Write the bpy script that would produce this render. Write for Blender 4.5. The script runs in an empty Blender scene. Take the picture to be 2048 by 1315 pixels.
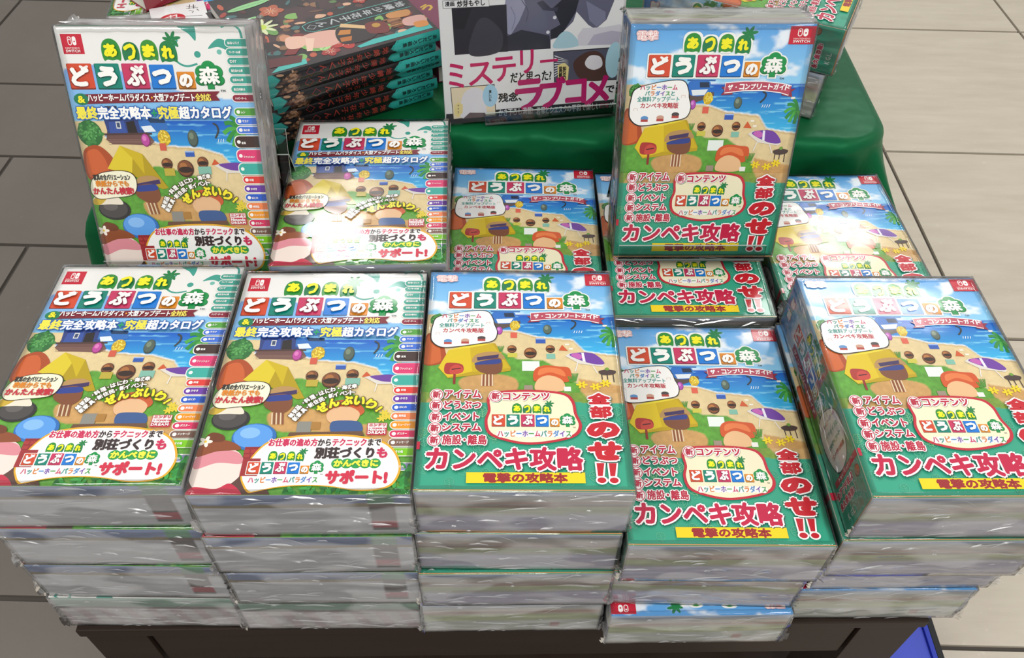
import bpy, bmesh, math, random
import numpy as np
from mathutils import Matrix, Vector
from mathutils.geometry import tessellate_polygon

random.seed(7)
S = bpy.context.scene
COL = S.collection

# ------------------------------------------------------------------ camera
cam = bpy.data.cameras.new('camera')
cam.sensor_width = 36.0
cam.lens = 1659.27 / 2048 * 36.0
cam.clip_start = 0.02
cam_ob = bpy.data.objects.new('camera', cam)
COL.objects.link(cam_ob)
Rc = ((0.99970969, -0.0240943, 0.0), (0.01786432, 0.74121808, -0.67102655), (0.01616791, 0.67083174, 0.74143332))
M = Matrix(Rc).to_4x4()
M.translation = Vector((0.01923807, -0.47840981, 0.70311377))
cam_ob.matrix_world = M
S.camera = cam_ob
S.cycles.max_bounces = 5
S.cycles.diffuse_bounces = 2
S.cycles.glossy_bounces = 2
S.cycles.transparent_max_bounces = 8
S.cycles.adaptive_threshold = 0.05
S.cycles.caustics_reflective = False
S.cycles.caustics_refractive = False

# ------------------------------------------------------------------ light: bright shop ceiling
S.view_settings.view_transform = 'Standard'
S.view_settings.look = 'None'
S.view_settings.exposure = -0.24
S.view_settings.gamma = 1.0
S.view_settings.use_curve_mapping = False
W = bpy.data.worlds.new('shop_interior')
S.world = W
W.use_nodes = True
W.node_tree.nodes['Background'].inputs[0].default_value = (1.0, 0.99, 0.975, 1)
W.node_tree.nodes['Background'].inputs[1].default_value = 0.58


def ceiling_panel(x, y, sx, sy, power):
    l = bpy.data.lights.new('ceiling_panel_light', 'AREA')
    l.shape = 'RECTANGLE'
    l.size, l.size_y = sx, sy
    l.energy = power
    l.color = (1.0, 0.985, 0.955)
    o = bpy.data.objects.new('ceiling_panel_light', l)
    COL.objects.link(o)
    o.location = (x, y, 2.3)
    return o


# recessed panels in rows: two ahead of the table, the rest over and behind the viewer
for px, py, sx, sy in ((-0.80, 2.42, 0.30, 0.46), (1.60, 2.64, 0.36, 0.28), (1.50, 2.08, 0.80, 0.20), (-0.62, 2.09, 0.34, 0.16)):
    ceiling_panel(px, py, sx, sy, 80.0 * sx * sy)
for px, py, e in ((-1.9, 0.2, 14), (2.6, 0.3, 14), (-1.2, -1.3, 30), (1.3, -1.3, 30), (0.05, -2.2, 36)):
    ceiling_panel(px, py, 0.5, 1.1, e)


# ------------------------------------------------------------------ small helpers
def lin(c):
    if isinstance(c, str):
        c = [int(c[i:i + 2], 16) / 255 for i in (0, 2, 4)]
    return tuple((v / 12.92 if v <= 0.04045 else ((v + 0.055) / 1.055) ** 2.4) for v in c[:3])


def link(name, me, parent=None, mat=None):
    o = bpy.data.objects.new(name, me)
    COL.objects.link(o)
    if parent is not None:
        o.parent = parent
    if mat is not None and me is not None and not me.materials:
        me.materials.append(mat)
    return o


def tag(o, label=None, cat=None, group=None, kind=None):
    if label:
        o['label'] = label
    if cat:
        o['category'] = cat
    if group:
        o['group'] = group
    if kind:
        o['kind'] = kind
    return o


def mesh_np(name, v, f, cols=None, smooth=False):
    me = bpy.data.meshes.new(name)
    v = np.asarray(v, np.float32)
    nv = len(v)
    if isinstance(f, np.ndarray):
        k = f.shape[1]
        me.vertices.add(nv)
        me.vertices.foreach_set('co', v.ravel())
        me.loops.add(f.size)
        me.loops.foreach_set('vertex_index', f.astype(np.int32).ravel())
        me.polygons.add(len(f))
        me.polygons.foreach_set('loop_start', np.arange(0, f.size, k, dtype=np.int32))
        me.polygons.foreach_set('loop_total', np.full(len(f), k, np.int32))
        me.update(calc_edges=True)
    else:
        me.from_pydata(v.tolist(), [], f)
    if cols is not None:
        a = me.color_attributes.new('ink', 'FLOAT_COLOR', 'POINT')
        c = np.ones((nv, 4), np.float32)
        c[:, :3] = cols
        a.data.foreach_set('color', c.ravel())
    if smooth:
        me.polygons.foreach_set('use_smooth', np.ones(len(me.polygons), bool))
    me.validate()
    return me


def box_mesh(name, x0, x1, y0, y1, z0, z1, bevel=0.0):
    bm = bmesh.new()
    bmesh.ops.create_cube(bm, size=1)
    for v in bm.verts:
        v.co = Vector((x0 if v.co.x < 0 else x1, y0 if v.co.y < 0 else y1, z0 if v.co.z < 0 else z1))
    if bevel:
        bmesh.ops.bevel(bm, geom=bm.edges[:], offset=bevel, segments=2, profile=0.7, affect='EDGES')
    me = bpy.data.meshes.new(name)
    bm.to_mesh(me)
    bm.free()
    return me


# value noise in numpy
_rng = np.random.RandomState(11)
_tab = _rng.rand(256, 256)


def vnoise(x, y):
    xi, yi = np.floor(x).astype(int), np.floor(y).astype(int)
    fx, fy = x - xi, y - yi
    fx, fy = fx * fx * (3 - 2 * fx), fy * fy * (3 - 2 * fy)
    a, b = _tab[xi & 255, yi & 255], _tab[(xi + 1) & 255, yi & 255]
    c, d = _tab[xi & 255, (yi + 1) & 255], _tab[(xi + 1) & 255, (yi + 1) & 255]
    return (a * (1 - fx) + b * fx) * (1 - fy) + (c * (1 - fx) + d * fx) * fy


def fbm(x, y, o=4):
    s, a, t = 0, 0.5, 0
    for i in range(o):
        s = s + a * vnoise(x * 2 ** i + 17 * i, y * 2 ** i + 5 * i)
        t += a
        a *= 0.5
    return s / t


def sm(a, b, x):
    t = np.clip((x - a) / (b - a), 0, 1)
    return t * t * (3 - 2 * t)


def pip(px, py, poly):
    inside = np.zeros(px.shape, bool)
    n = len(poly)
    for i in range(n):
        x0, y0 = poly[i]
        x1, y1 = poly[(i + 1) % n]
        if y0 == y1:
            continue
        cond = (y0 > py) != (y1 > py)
        xin = (x1 - x0) * (py - y0) / (y1 - y0) + x0
        inside ^= cond & (px < xin)
    return inside


def soft(px, py, poly, r=0.35):
    s = 0
    for dx, dy in ((-r, -r), (r, -r), (-r, r), (r, r)):
        s = s + pip(px + dx, py + dy, poly)
    return s / 4.0


def mixc(base, col, m):
    return base * (1 - m[..., None]) + np.asarray(lin(col)) * m[..., None]


def spline(pts, n=8, closed=True):
    P = [np.array(p, float) for p in pts]
    out = []
    m = len(P)
    rng = range(m if closed else m - 1)
    for i in rng:
        if closed:
            p0, p1, p2, p3 = P[i - 1], P[i], P[(i + 1) % m], P[(i + 2) % m]
        else:
            p0, p1, p2, p3 = P[max(i - 1, 0)], P[i], P[i + 1], P[min(i + 2, m - 1)]
        for k in range(n):
            t = k / n
            out.append(0.5 * ((2 * p1) + (-p0 + p2) * t + (2 * p0 - 5 * p1 + 4 * p2 - p3) * t * t + (-p0 + 3 * p1 - 3 * p2 + p3) * t ** 3))
    if not closed:
        out.append(P[-1])
    return [tuple(o) for o in out]


# ------------------------------------------------------------------ materials
def new_mat(name):
    m = bpy.data.materials.new(name)
    m.use_nodes = True
    nt = m.node_tree
    return m, nt, nt.nodes['Principled BSDF']


def simple(name, col, rough=0.5, spec=0.5, noise=None, bump=None, metallic=0.0, coat=0.0):
    m, nt, b = new_mat(name)
    c = lin(col)
    b.inputs['Base Color'].default_value = (*c, 1)
    b.inputs['Roughness'].default_value = rough
    b.inputs['Specular IOR Level'].default_value = spec
    b.inputs['Metallic'].default_value = metallic
    b.inputs['Coat Weight'].default_value = coat
    tc = nt.nodes.new('ShaderNodeTexCoord')
    if noise:
        sc, amt = noise
        mp = nt.nodes.new('ShaderNodeMapping')
        mp.inputs['Scale'].default_value = sc if isinstance(sc, tuple) else (sc, sc, sc)
        nz = nt.nodes.new('ShaderNodeTexNoise')
        nz.inputs['Scale'].default_value = 1
        nz.inputs['Detail'].default_value = 5
        nt.links.new(tc.outputs['Object'], mp.inputs[0])
        nt.links.new(mp.outputs[0], nz.inputs['Vector'])
        rp = nt.nodes.new('ShaderNodeMapRange')
        rp.inputs[1].default_value, rp.inputs[2].default_value = 0.3, 0.7
        rp.inputs[3].default_value, rp.inputs[4].default_value = 1 - amt, 1 + amt
        nt.links.new(nz.outputs['Fac'], rp.inputs[0])
        mx = nt.nodes.new('ShaderNodeVectorMath')
        mx.operation = 'SCALE'
        mx.inputs[0].default_value = c
        nt.links.new(rp.outputs[0], mx.inputs['Scale'])
        nt.links.new(mx.outputs[0], b.inputs['Base Color'])
    if bump:
        sc, st = bump
        nz = nt.nodes.new('ShaderNodeTexNoise')
        nz.inputs['Scale'].default_value = sc
        nz.inputs['Detail'].default_value = 4
        nt.links.new(tc.outputs['Object'], nz.inputs['Vector'])
        bp = nt.nodes.new('ShaderNodeBump')
        bp.inputs['Strength'].default_value = st
        bp.inputs['Distance'].default_value = 0.002
        nt.links.new(nz.outputs['Fac'], bp.inputs['Height'])
        nt.links.new(bp.outputs[0], b.inputs['Normal'])
    return m


def ink_material(name, rough, spec, grain=0.0):
    m, nt, b = new_mat(name)
    at = nt.nodes.new('ShaderNodeAttribute')
    at.attribute_name = 'ink'
    b.inputs['Roughness'].default_value = rough
    b.inputs['Specular IOR Level'].default_value = spec
    if grain:
        tc = nt.nodes.new('ShaderNodeTexCoord')
        mp = nt.nodes.new('ShaderNodeMapping')
        mp.inputs['Scale'].default_value = (12, 12, 2600)
        nz = nt.nodes.new('ShaderNodeTexNoise')
        nz.inputs['Scale'].default_value = 1
        nz.inputs['Detail'].default_value = 3
        rp = nt.nodes.new('ShaderNodeMapRange')
        rp.inputs[1].default_value, rp.inputs[2].default_value = 0.3, 0.7
        rp.inputs[3].default_value, rp.inputs[4].default_value = 1 - grain, 1 + grain
        mx = nt.nodes.new('ShaderNodeVectorMath')
        mx.operation = 'SCALE'
        nt.links.new(tc.outputs['Object'], mp.inputs[0])
        nt.links.new(mp.outputs[0], nz.inputs['Vector'])
        nt.links.new(nz.outputs['Fac'], rp.inputs[0])
        nt.links.new(at.outputs['Color'], mx.inputs[0])
        nt.links.new(rp.outputs[0], mx.inputs['Scale'])
        nt.links.new(mx.outputs[0], b.inputs['Base Color'])
    else:
        nt.links.new(at.outputs['Color'], b.inputs['Base Color'])
    return m


def glossy_film(m, weight=0.85, rough=0.10, bump=0.35):
    """clear film pulled tight over a printed cover: a slightly wavy clear coat"""
    nt = m.node_tree
    b = nt.nodes['Principled BSDF']
    b.inputs['Coat Weight'].default_value = weight
    b.inputs['Coat Roughness'].default_value = rough
    tc = nt.nodes.new('ShaderNodeTexCoord')
    nz = nt.nodes.new('ShaderNodeTexNoise')
    nz.inputs['Scale'].default_value = 16
    nz.inputs['Detail'].default_value = 2
    bp = nt.nodes.new('ShaderNodeBump')
    bp.inputs['Strength'].default_value = bump
    bp.inputs['Distance'].default_value = 0.0022
    nt.links.new(tc.outputs['Object'], nz.inputs['Vector'])
    nt.links.new(nz.outputs['Fac'], bp.inputs['Height'])
    nt.links.new(bp.outputs[0], b.inputs['Coat Normal'])


M_INK = ink_material('printed_cover', 0.4, 0.3)
glossy_film(M_INK)
M_PAGE = ink_material('page_edges', 0.8, 0.15, 0.09)
M_COVER = simple('cover_card', 'd8d6d0', 0.4)
M_COVER_ORANGE = simple('band_paper_edge', 'c98a52', 0.5)
M_WOOD = simple('dark_wood', '2a1f18', 0.5, 0.2, noise=((6, 60, 60), 0.12))
M_GREEN = None


def wrap_material():
    m = bpy.data.materials.new('shrink_film')
    m.use_nodes = True
    nt = m.node_tree
    for n in list(nt.nodes):
        nt.nodes.remove(n)
    N, L = nt.nodes.new, nt.links.new
    out = N('ShaderNodeOutputMaterial')
    tc = N('ShaderNodeTexCoord')
    geo = N('ShaderNodeNewGeometry')
    info = N('ShaderNodeObjectInfo')
    add = N('ShaderNodeVectorMath')
    add.operation = 'ADD'
    mul = N('ShaderNodeVectorMath')
    mul.operation = 'SCALE'
    mul.inputs['Scale'].default_value = 9.0
    comb = N('ShaderNodeCombineXYZ')
    L(info.outputs['Random'], comb.inputs[0])
    L(info.outputs['Random'], comb.inputs[1])
    L(info.outputs['Random'], comb.inputs[2])
    L(comb.outputs[0], mul.inputs[0])
    L(tc.outputs['Object'], add.inputs[0])
    L(mul.outputs[0], add.inputs[1])
    # how far the film is from lying flat on a cover: 0 on top/bottom, 1 on the sides (object-space normal)
    vt = N('ShaderNodeVectorTransform')
    vt.vector_type = 'NORMAL'
    vt.convert_from, vt.convert_to = 'WORLD', 'OBJECT'
    L(geo.outputs['Normal'], vt.inputs[0])
    sep = N('ShaderNodeSeparateXYZ')
    L(vt.outputs[0], sep.inputs[0])
    ab = N('ShaderNodeMath')
    ab.operation = 'ABSOLUTE'
    L(sep.outputs[2], ab.inputs[0])
    side = N('ShaderNodeMapRange')
    side.inputs[1].default_value, side.inputs[2].default_value = 0.9, 0.4
    side.inputs[3].default_value, side.inputs[4].default_value = 0.0, 1.0
    L(ab.outputs[0], side.inputs[0])
    # crinkles
    mp = N('ShaderNodeMapping')
    mp.inputs['Scale'].default_value = (24, 24, 85)
    L(add.outputs[0], mp.inputs[0])
    n1 = N('ShaderNodeTexNoise')
    n1.inputs['Scale'].default_value = 1.0
    n1.inputs['Detail'].default_value = 1
    n1.inputs['Roughness'].default_value = 0.5
    L(mp.outputs[0], n1.inputs['Vector'])
    stre = N('ShaderNodeMapRange')
    stre.inputs[3].default_value, stre.inputs[4].default_value = 0.3, 0.8
    L(side.outputs[0], stre.inputs[0])
    bp = N('ShaderNodeBump')
    bp.inputs['Distance'].default_value = 0.005
    L(stre.outputs[0], bp.inputs['Strength'])
    L(n1.outputs['Fac'], bp.inputs['Height'])
    fr = N('ShaderNodeFresnel')
    fr.inputs['IOR'].default_value = 1.5
    L(bp.outputs[0], fr.inputs['Normal'])
    gl = N('ShaderNodeBsdfGlossy')
    gl.inputs['Roughness'].default_value = 0.07
    L(bp.outputs[0], gl.inputs['Normal'])
    tr = N('ShaderNodeBsdfTransparent')
    tr.inputs[0].default_value = (0.985, 0.985, 0.98, 1)
    fac = N('ShaderNodeMath')
    fac.operation = 'MULTIPLY_ADD'
    fac.use_clamp = True
    fac.inputs[1].default_value = 0.8
    fac.inputs[2].default_value = 0.01
    L(fr.outputs[0], fac.inputs[0])
    m1 = N('ShaderNodeMixShader')
    L(fac.outputs[0], m1.inputs[0])
    L(tr.outputs[0], m1.inputs[1])
    L(gl.outputs[0], m1.inputs[2])
    # milky film where it stands off the paper
    df = N('ShaderNodeBsdfDiffuse')
    df.inputs[0].default_value = (0.93, 0.92, 0.91, 1)
    hz = N('ShaderNodeMapRange')
    hz.inputs[1].default_value, hz.inputs[2].default_value = 0.46, 0.54
    hz.inputs[3].default_value, hz.inputs[4].default_value = 0.07, 0.24
    n3 = N('ShaderNodeTexNoise')
    mp3 = N('ShaderNodeMapping')
    mp3.inputs['Scale'].default_value = (17, 17, 42)
    n3.inputs['Scale'].default_value = 1
    n3.inputs['Detail'].default_value = 1
    L(add.outputs[0], mp3.inputs[0])
    L(mp3.outputs[0], n3.inputs['Vector'])
    L(n3.outputs['Fac'], hz.inputs[0])
    hm = N('ShaderNodeMath')
    hm.operation = 'MULTIPLY'
    # the film lies tight on the spine (-x), loose on the paper edges
    spn = N('ShaderNodeMapRange')
    spn.inputs[1].default_value, spn.inputs[2].default_value = -0.9, -0.4
    spn.inputs[3].default_value, spn.inputs[4].default_value = 0.12, 1.0
    L(sep.outputs[0], spn.inputs[0])
    sm2 = N('ShaderNodeMath')
    sm2.operation = 'MULTIPLY'
    L(side.outputs[0], sm2.inputs[0])
    L(spn.outputs[0], sm2.inputs[1])
    L(hz.outputs[0], hm.inputs[0])
    L(sm2.outputs[0], hm.inputs[1])
    m2 = N('ShaderNodeMixShader')
    L(hm.outputs[0], m2.inputs[0])
    L(m1.outputs[0], m2.inputs[1])
    L(df.outputs[0], m2.inputs[2])
    L(m2.outputs[0], out.inputs['Surface'])
    return m


M_WRAP = wrap_material()


def crease_material():
    m = bpy.data.materials.new('film_crease')
    m.use_nodes = True
    nt = m.node_tree
    for n in list(nt.nodes):
        nt.nodes.remove(n)
    out = nt.nodes.new('ShaderNodeOutputMaterial')
    gl = nt.nodes.new('ShaderNodeBsdfGlossy')
    gl.inputs['Roughness'].default_value = 0.22
    tr = nt.nodes.new('ShaderNodeBsdfTransparent')
    mx = nt.nodes.new('ShaderNodeMixShader')
    mx.inputs[0].default_value = 0.42
    nt.links.new(tr.outputs[0], mx.inputs[1])
    nt.links.new(gl.outputs[0], mx.inputs[2])
    nt.links.new(mx.outputs[0], out.inputs['Surface'])
    return m


M_CREASE = crease_material()


def acrylic_material():
    m = bpy.data.materials.new('clear_acrylic')
    m.use_nodes = True
    nt = m.node_tree
    for n in list(nt.nodes):
        nt.nodes.remove(n)
    N, L = nt.nodes.new, nt.links.new
    out = N('ShaderNodeOutputMaterial')
    fr = N('ShaderNodeFresnel')
    fr.inputs['IOR'].default_value = 1.49
    gl = N('ShaderNodeBsdfGlossy')
    gl.inputs['Roughness'].default_value = 0.03
    tr = N('ShaderNodeBsdfTransparent')
    tr.inputs[0].default_value = (0.93, 0.95, 0.94, 1)
    mx = N('ShaderNodeMixShader')
    L(fr.outputs[0], mx.inputs[0])
    L(tr.outputs[0], mx.inputs[1])
    L(gl.outputs[0], mx.inputs[2])
    L(mx.outputs[0], out.inputs['Surface'])
    return m


M_ACR = acrylic_material()
M_ACR_EDGE = simple('acrylic_polished_edge', 'aebab4', 0.2, 0.6)


def floor_tile_mat(name, col, streak):
    m, nt, b = new_mat(name)
    N, L = nt.nodes.new, nt.links.new
    tc = N('ShaderNodeTexCoord')
    info = N('ShaderNodeObjectInfo')
    mp = N('ShaderNodeMapping')
    mp.inputs['Scale'].default_value = streak
    add = N('ShaderNodeVectorMath')
    L(tc.outputs['Object'], add.inputs[0])
    sc = N('ShaderNodeMath')
    sc.operation = 'MULTIPLY'
    sc.inputs[1].default_value = 20
    L(info.outputs['Random'], sc.inputs[0])
    L(sc.outputs[0], add.inputs[1])
    L(add.outputs[0], mp.inputs[0])
    n1 = N('ShaderNodeTexNoise')
    n1.inputs['Scale'].default_value = 1
    n1.inputs['Detail'].default_value = 6
    n1.inputs['Roughness'].default_value = 0.62
    L(mp.outputs[0], n1.inputs['Vector'])
    n2 = N('ShaderNodeTexNoise')
    n2.inputs['Scale'].default_value = 85
    n2.inputs['Detail'].default_value = 3
    L(add.outputs[0], n2.inputs['Vector'])
    cr = N('ShaderNodeValToRGB')
    c = np.array(lin(col))
    cr.color_ramp.elements[0].position = 0.3
    cr.color_ramp.elements[0].color = (*(c * np.array([0.90, 0.885, 0.86])), 1)
    cr.color_ramp.elements[1].position = 0.7
    cr.color_ramp.elements[1].color = (*(c * 1.05), 1)
    L(n1.outputs['Fac'], cr.inputs[0])
    sp = N('ShaderNodeMapRange')
    sp.inputs[1].default_value, sp.inputs[2].default_value = 0.66, 0.76
    sp.inputs[3].default_value, sp.inputs[4].default_value = 1.0, 1.12
    L(n2.outputs['Fac'], sp.inputs[0])
    mx = N('ShaderNodeVectorMath')
    mx.operation = 'SCALE'
    L(cr.outputs[0], mx.inputs[0])
    L(sp.outputs[0], mx.inputs['Scale'])
    L(mx.outputs[0], b.inputs['Base Color'])
    b.inputs['Roughness'].default_value = 0.45
    b.inputs['Specular IOR Level'].default_value = 0.35
    return m


# ------------------------------------------------------------------ floor
FZ = -0.475
tag(link('floor', box_mesh('floor', -3.2, 3.2, -1.3, 4.2, FZ - 0.03, FZ - 0.006), mat=simple('grout', '524c46', 0.9)), kind='structure')
FLOOR = bpy.data.objects['floor']
M_TILE_B = floor_tile_mat('beige_tile', 'cbc1b0', (5, 26, 1))
M_TILE_G = floor_tile_mat('grey_tile', '6f6861', (4, 4, 1))


def tile(x0, x1, y0, y1, mat, gap):
    g = gap / 2
    me = box_mesh('tile', -(x1 - x0) / 2 + g, (x1 - x0) / 2 - g, -(y1 - y0) / 2 + g, (y1 - y0) / 2 - g, -0.012, 0, 0.0008)
    o = link('tile', me, FLOOR, mat)
    o.location = ((x0 + x1) / 2, (y0 + y1) / 2, FZ)


XB = [0.344, 0.904, 1.464, 2.024, 2.584]
YB = [-1.207, -0.607, -0.007, 0.593, 1.193, 1.791, 2.39, 2.99, 3.59]
for i in range(len(XB) - 1):
    for j in range(len(YB) - 1):
        tile(XB[i], XB[i + 1], YB[j], YB[j + 1], M_TILE_B, 0.008)
rows = [(-1.2, -0.42, [-2.2, -1.35, -0.52]), (-0.42, 0.0325, [-1.9, -0.95, -0.1]), (0.0325, 0.36, [-1.55, -0.62, 0.344]),
        (0.36, 0.79, [-1.6, -0.99, -0.2, 0.344]), (0.79, 1.091, [-1.75, -1.15, -0.45, 0.344]), (1.091, 1.395, [-2.2, -1.52, -0.7, 0.344]),
        (1.395, 1.842, [-2.1, -1.44, -0.6, 0.344]), (1.842, 2.2, [-2.4, -1.6, -0.7, 0.344]), (2.2, 2.6, [-2.4, -1.5, -0.6, 0.344]), (2.6, 3.05, [-2.2, -1.3, -0.5, 0.344]), (3.05, 3.5, [-2.0, -1.1, -0.2, 0.344])]
for y0, y1, xs in rows:
    xs = [-3.1, -2.9 + (y0 * 0.37) % 0.3] + [x for x in xs if x > -2.45]
    if xs[-1] < 0.344:
        xs.append(0.344)
    for a, b_ in zip(xs[:-1], xs[1:]):
        tile(a, b_, y0, y1, M_TILE_G, 0.009)

# ------------------------------------------------------------------ low display table
TR = 0.036
tab = tag(link('display_table', None), 'low dark brown wooden display table carrying the guide stacks', 'table')
tab.location = (0.0, 0.0, FZ)
tab.rotation_euler = (0, 0, TR)
H0 = -FZ
X0, X1, Y0, Y1 = -0.354, 0.384, -0.189, 0.252
link('tabletop', box_mesh('tabletop', X0, X1, Y0, Y1, H0 - 0.012, H0, 0.0015), tab, M_WOOD)
lw = 0.052
for sx in (0, 1):
    for sy in (0, 1):
        xa = X0 + 0.003 if sx == 0 else X1 - 0.003 - lw
        ya = Y0 + 0.002 if sy == 0 else Y1 - 0.002 - lw
        link('leg', box_mesh('leg', xa, xa + lw, ya, ya + lw, 0, H0 - 0.012, 0.001), tab, M_WOOD)
for ya in (Y0 + 0.004, Y1 - 0.024):
    link('apron', box_mesh('apron', X0 + lw + 0.006, X1 - lw - 0.006, ya, ya + 0.02, H0 - 0.074, H0 - 0.0125, 0.001), tab, M_WOOD)
for xa in (X0 + 0.006, X1 - 0.026):
    link('apron', box_mesh('apron', xa, xa + 0.02, Y0 + lw + 0.003, Y1 - lw - 0.003, H0 - 0.074, H0 - 0.0125, 0.001), tab, M_WOOD)
link('lower_shelf', box_mesh('lower_shelf', X0 + 0.003, X1 - 0.003, Y0 + lw + 0.002, Y1 - lw - 0.002, 0.18, 0.195, 0.001), tab, M_WOOD)

# ------------------------------------------------------------------ green satin cloth over the table behind
def cloth():
    cx0, cx1, cy0, cy1 = -0.428, 0.424, 0.262, 0.80
    r = 0.05
    prm = []
    # walk round the rounded rectangle
    def seg(a, b, n):
        for i in range(n):
            t = i / n
            prm.append((a[0] + (b[0] - a[0]) * t, a[1] + (b[1] - a[1]) * t))
    def arc(c, a0, n):
        for i in range(n):
            t = a0 + (math.pi / 2) * i / n
            prm.append((c[0] + r * math.cos(t), c[1] + r * math.sin(t)))
    seg((cx0 + r, cy0), (cx1 - r, cy0), 170)
    arc((cx1 - r, cy0 + r), -math.pi / 2, 16)
    seg((cx1, cy0 + r), (cx1, cy1 - r), 44)
    arc((cx1 - r, cy1 - r), 0, 10)
    seg((cx1 - r, cy1), (cx0 + r, cy1), 40)
    arc((cx0 + r, cy1 - r), math.pi / 2, 10)
    seg((cx0, cy1 - r), (cx0, cy0 + r), 44)
    arc((cx0 + r, cy0 + r), math.pi, 16)
    n = len(prm)
    cen = ((cx0 + cx1) / 2, (cy0 + cy1) / 2)
    er = 0.014
    zt = 0.19
    prof = []
    for s in (0.0, 0.3, 0.55, 0.75, 0.88, 0.95):
        prof.append(('top', s))
    for a in (0, 15, 30, 45, 60, 75, 90):
        prof.append(('edge', math.radians(a)))
    for d in (0.008, 0.018, 0.03, 0.042, 0.055, 0.07, 0.085, 0.10, 0.12, 0.14, 0.16, 0.21, 0.28, 0.38, 0.5, 0.635):
        prof.append(('drop', d))
    V, F = [], []
    nrm = []
    for i in range(n):
        a, b = prm[i - 1], prm[(i + 1) % n]
        tx, ty = b[0] - a[0], b[1] - a[1]
        L = math.hypot(tx, ty)
        nrm.append((ty / L, -tx / L))
    for kind, s in prof:
        for i, (x, y) in enumerate(prm):
            nx, ny = nrm[i]
            front = max(0.0, -ny) ** 2
            corner = 1.0 - abs(abs(nx) - abs(ny))
            rng = i / n
            w = math.sin(i * 0.31 + 0.8 * math.sin(i * 0.09)) + 0.5 * math.sin(i * 0.63 + 2)
            if kind == 'top':
                ix, iy = x - nx * er, y - ny * er
                px, py = cen[0] + (ix - cen[0]) * s, cen[1] + (iy - cen[1]) * s
                pz = zt - 0.0012 * s ** 4 * (1 + math.sin(x * 38 + y * 21))
            elif kind == 'edge':
                px, py = x - nx * er + nx * er * math.sin(s), y - ny * er + ny * er * math.sin(s)
                sag = 0.0018 * w * math.sin(s) * front
                px += nx * sag
                py += ny * sag
                pz = zt - er + er * math.cos(s)
            else:
                amp = min(1, s / 0.13)
                flare = 0.72 * corner * min(s, 0.11) + 0.26 * (1 - front) * min(s, 0.2) * amp
                if y > cy0 + 0.08:
                    flare = 0.20 * min(s, 0.2)
                fold = (0.0035 * front + 0.011 * (1 - front)) * w * amp
                if front > 0.6:
                    flare *= 0.0
                    fold = -0.010 * (0.5 + 0.5 * math.sin(x * 55 + s * 18 + 1.6 * math.sin(x * 17 + s * 30))) ** 2 * min(1, s / 0.05) - 0.003 * (0.5 + 0.5 * math.sin(x * 140 - s * 40)) * min(1, s / 0.05)
                    if abs(x) > 0.36:
                        flare = 0.0
                px, py = x + nx * (flare + fold), y + ny * (flare + fold)
                if py < 0.258:
                    py = 0.258 if abs(px) < 0.41 else max(py, 0.236)
                pz = zt - er - s
            V.append((px, py, pz))
    for k in range(len(prof) - 1):
        for i in range(n):
            j = (i + 1) % n
            F.append((k * n + i, (k + 1) * n + i, (k + 1) * n + j, k * n + j))
    me = bpy.data.meshes.new('tablecloth')
    me.from_pydata(V, [], F)
    bm = bmesh.new()
    bm.from_mesh(me)
    bmesh.ops.remove_doubles(bm, verts=bm.verts, dist=1e-5)
    bmesh.ops.recalc_face_normals(bm, faces=bm.faces)
    for f in bm.faces:
        f.smooth = True
    bm.to_mesh(me)
    bm.free()
    return me


M_SATIN = simple('green_satin', '0a5630', 0.40, 0.6, noise=((7, 7, 7), 0.08), bump=(6, 1.0))
M_SATIN.node_tree.nodes['Principled BSDF'].inputs['Specular Tint'].default_value = (0.12, 0.62, 0.30, 1)
M_SATIN.node_tree.nodes['Bump'].inputs['Distance'].default_value = 0.012
M_SATIN.node_tree.nodes['Principled BSDF'].inputs['Sheen Weight'].default_value = 0.05
M_SATIN.node_tree.nodes['Principled BSDF'].inputs['Sheen Tint'].default_value = (0.3, 0.9, 0.5, 1)
tc_ob = tag(link('tablecloth', cloth(), mat=M_SATIN), 'dark green satin tablecloth hanging in folds behind the book rows', 'tablecloth')

# ------------------------------------------------------------------ printing: flat coloured shapes and lettering in millimetres
_glyph = {}


def glyph(s):
    if s not in _glyph:
        c = bpy.data.curves.new('lettering', 'FONT')
        c.body = s
        c.resolution_u = 2
        o = bpy.data.objects.new('lettering', c)
        COL.objects.link(o)
        dg = bpy.context.evaluated_depsgraph_get()
        me = bpy.data.meshes.new_from_object(o.evaluated_get(dg))
        v = np.zeros(len(me.vertices) * 3)
        me.vertices.foreach_get('co', v)
        me.calc_loop_triangles()
        t = np.zeros(len(me.loop_triangles) * 3, np.int32)
        me.loop_triangles.foreach_get('vertices', t)
        _glyph[s] = (v.reshape(-1, 3)[:, :2], t.reshape(-1, 3))
        bpy.data.objects.remove(o)
        bpy.data.curves.remove(c)
        bpy.data.meshes.remove(me)
    return _glyph[s]


DIRS = [(math.cos(a), math.sin(a)) for a in np.arange(8) * math.pi / 4]


PRINT_T = {}


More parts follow.
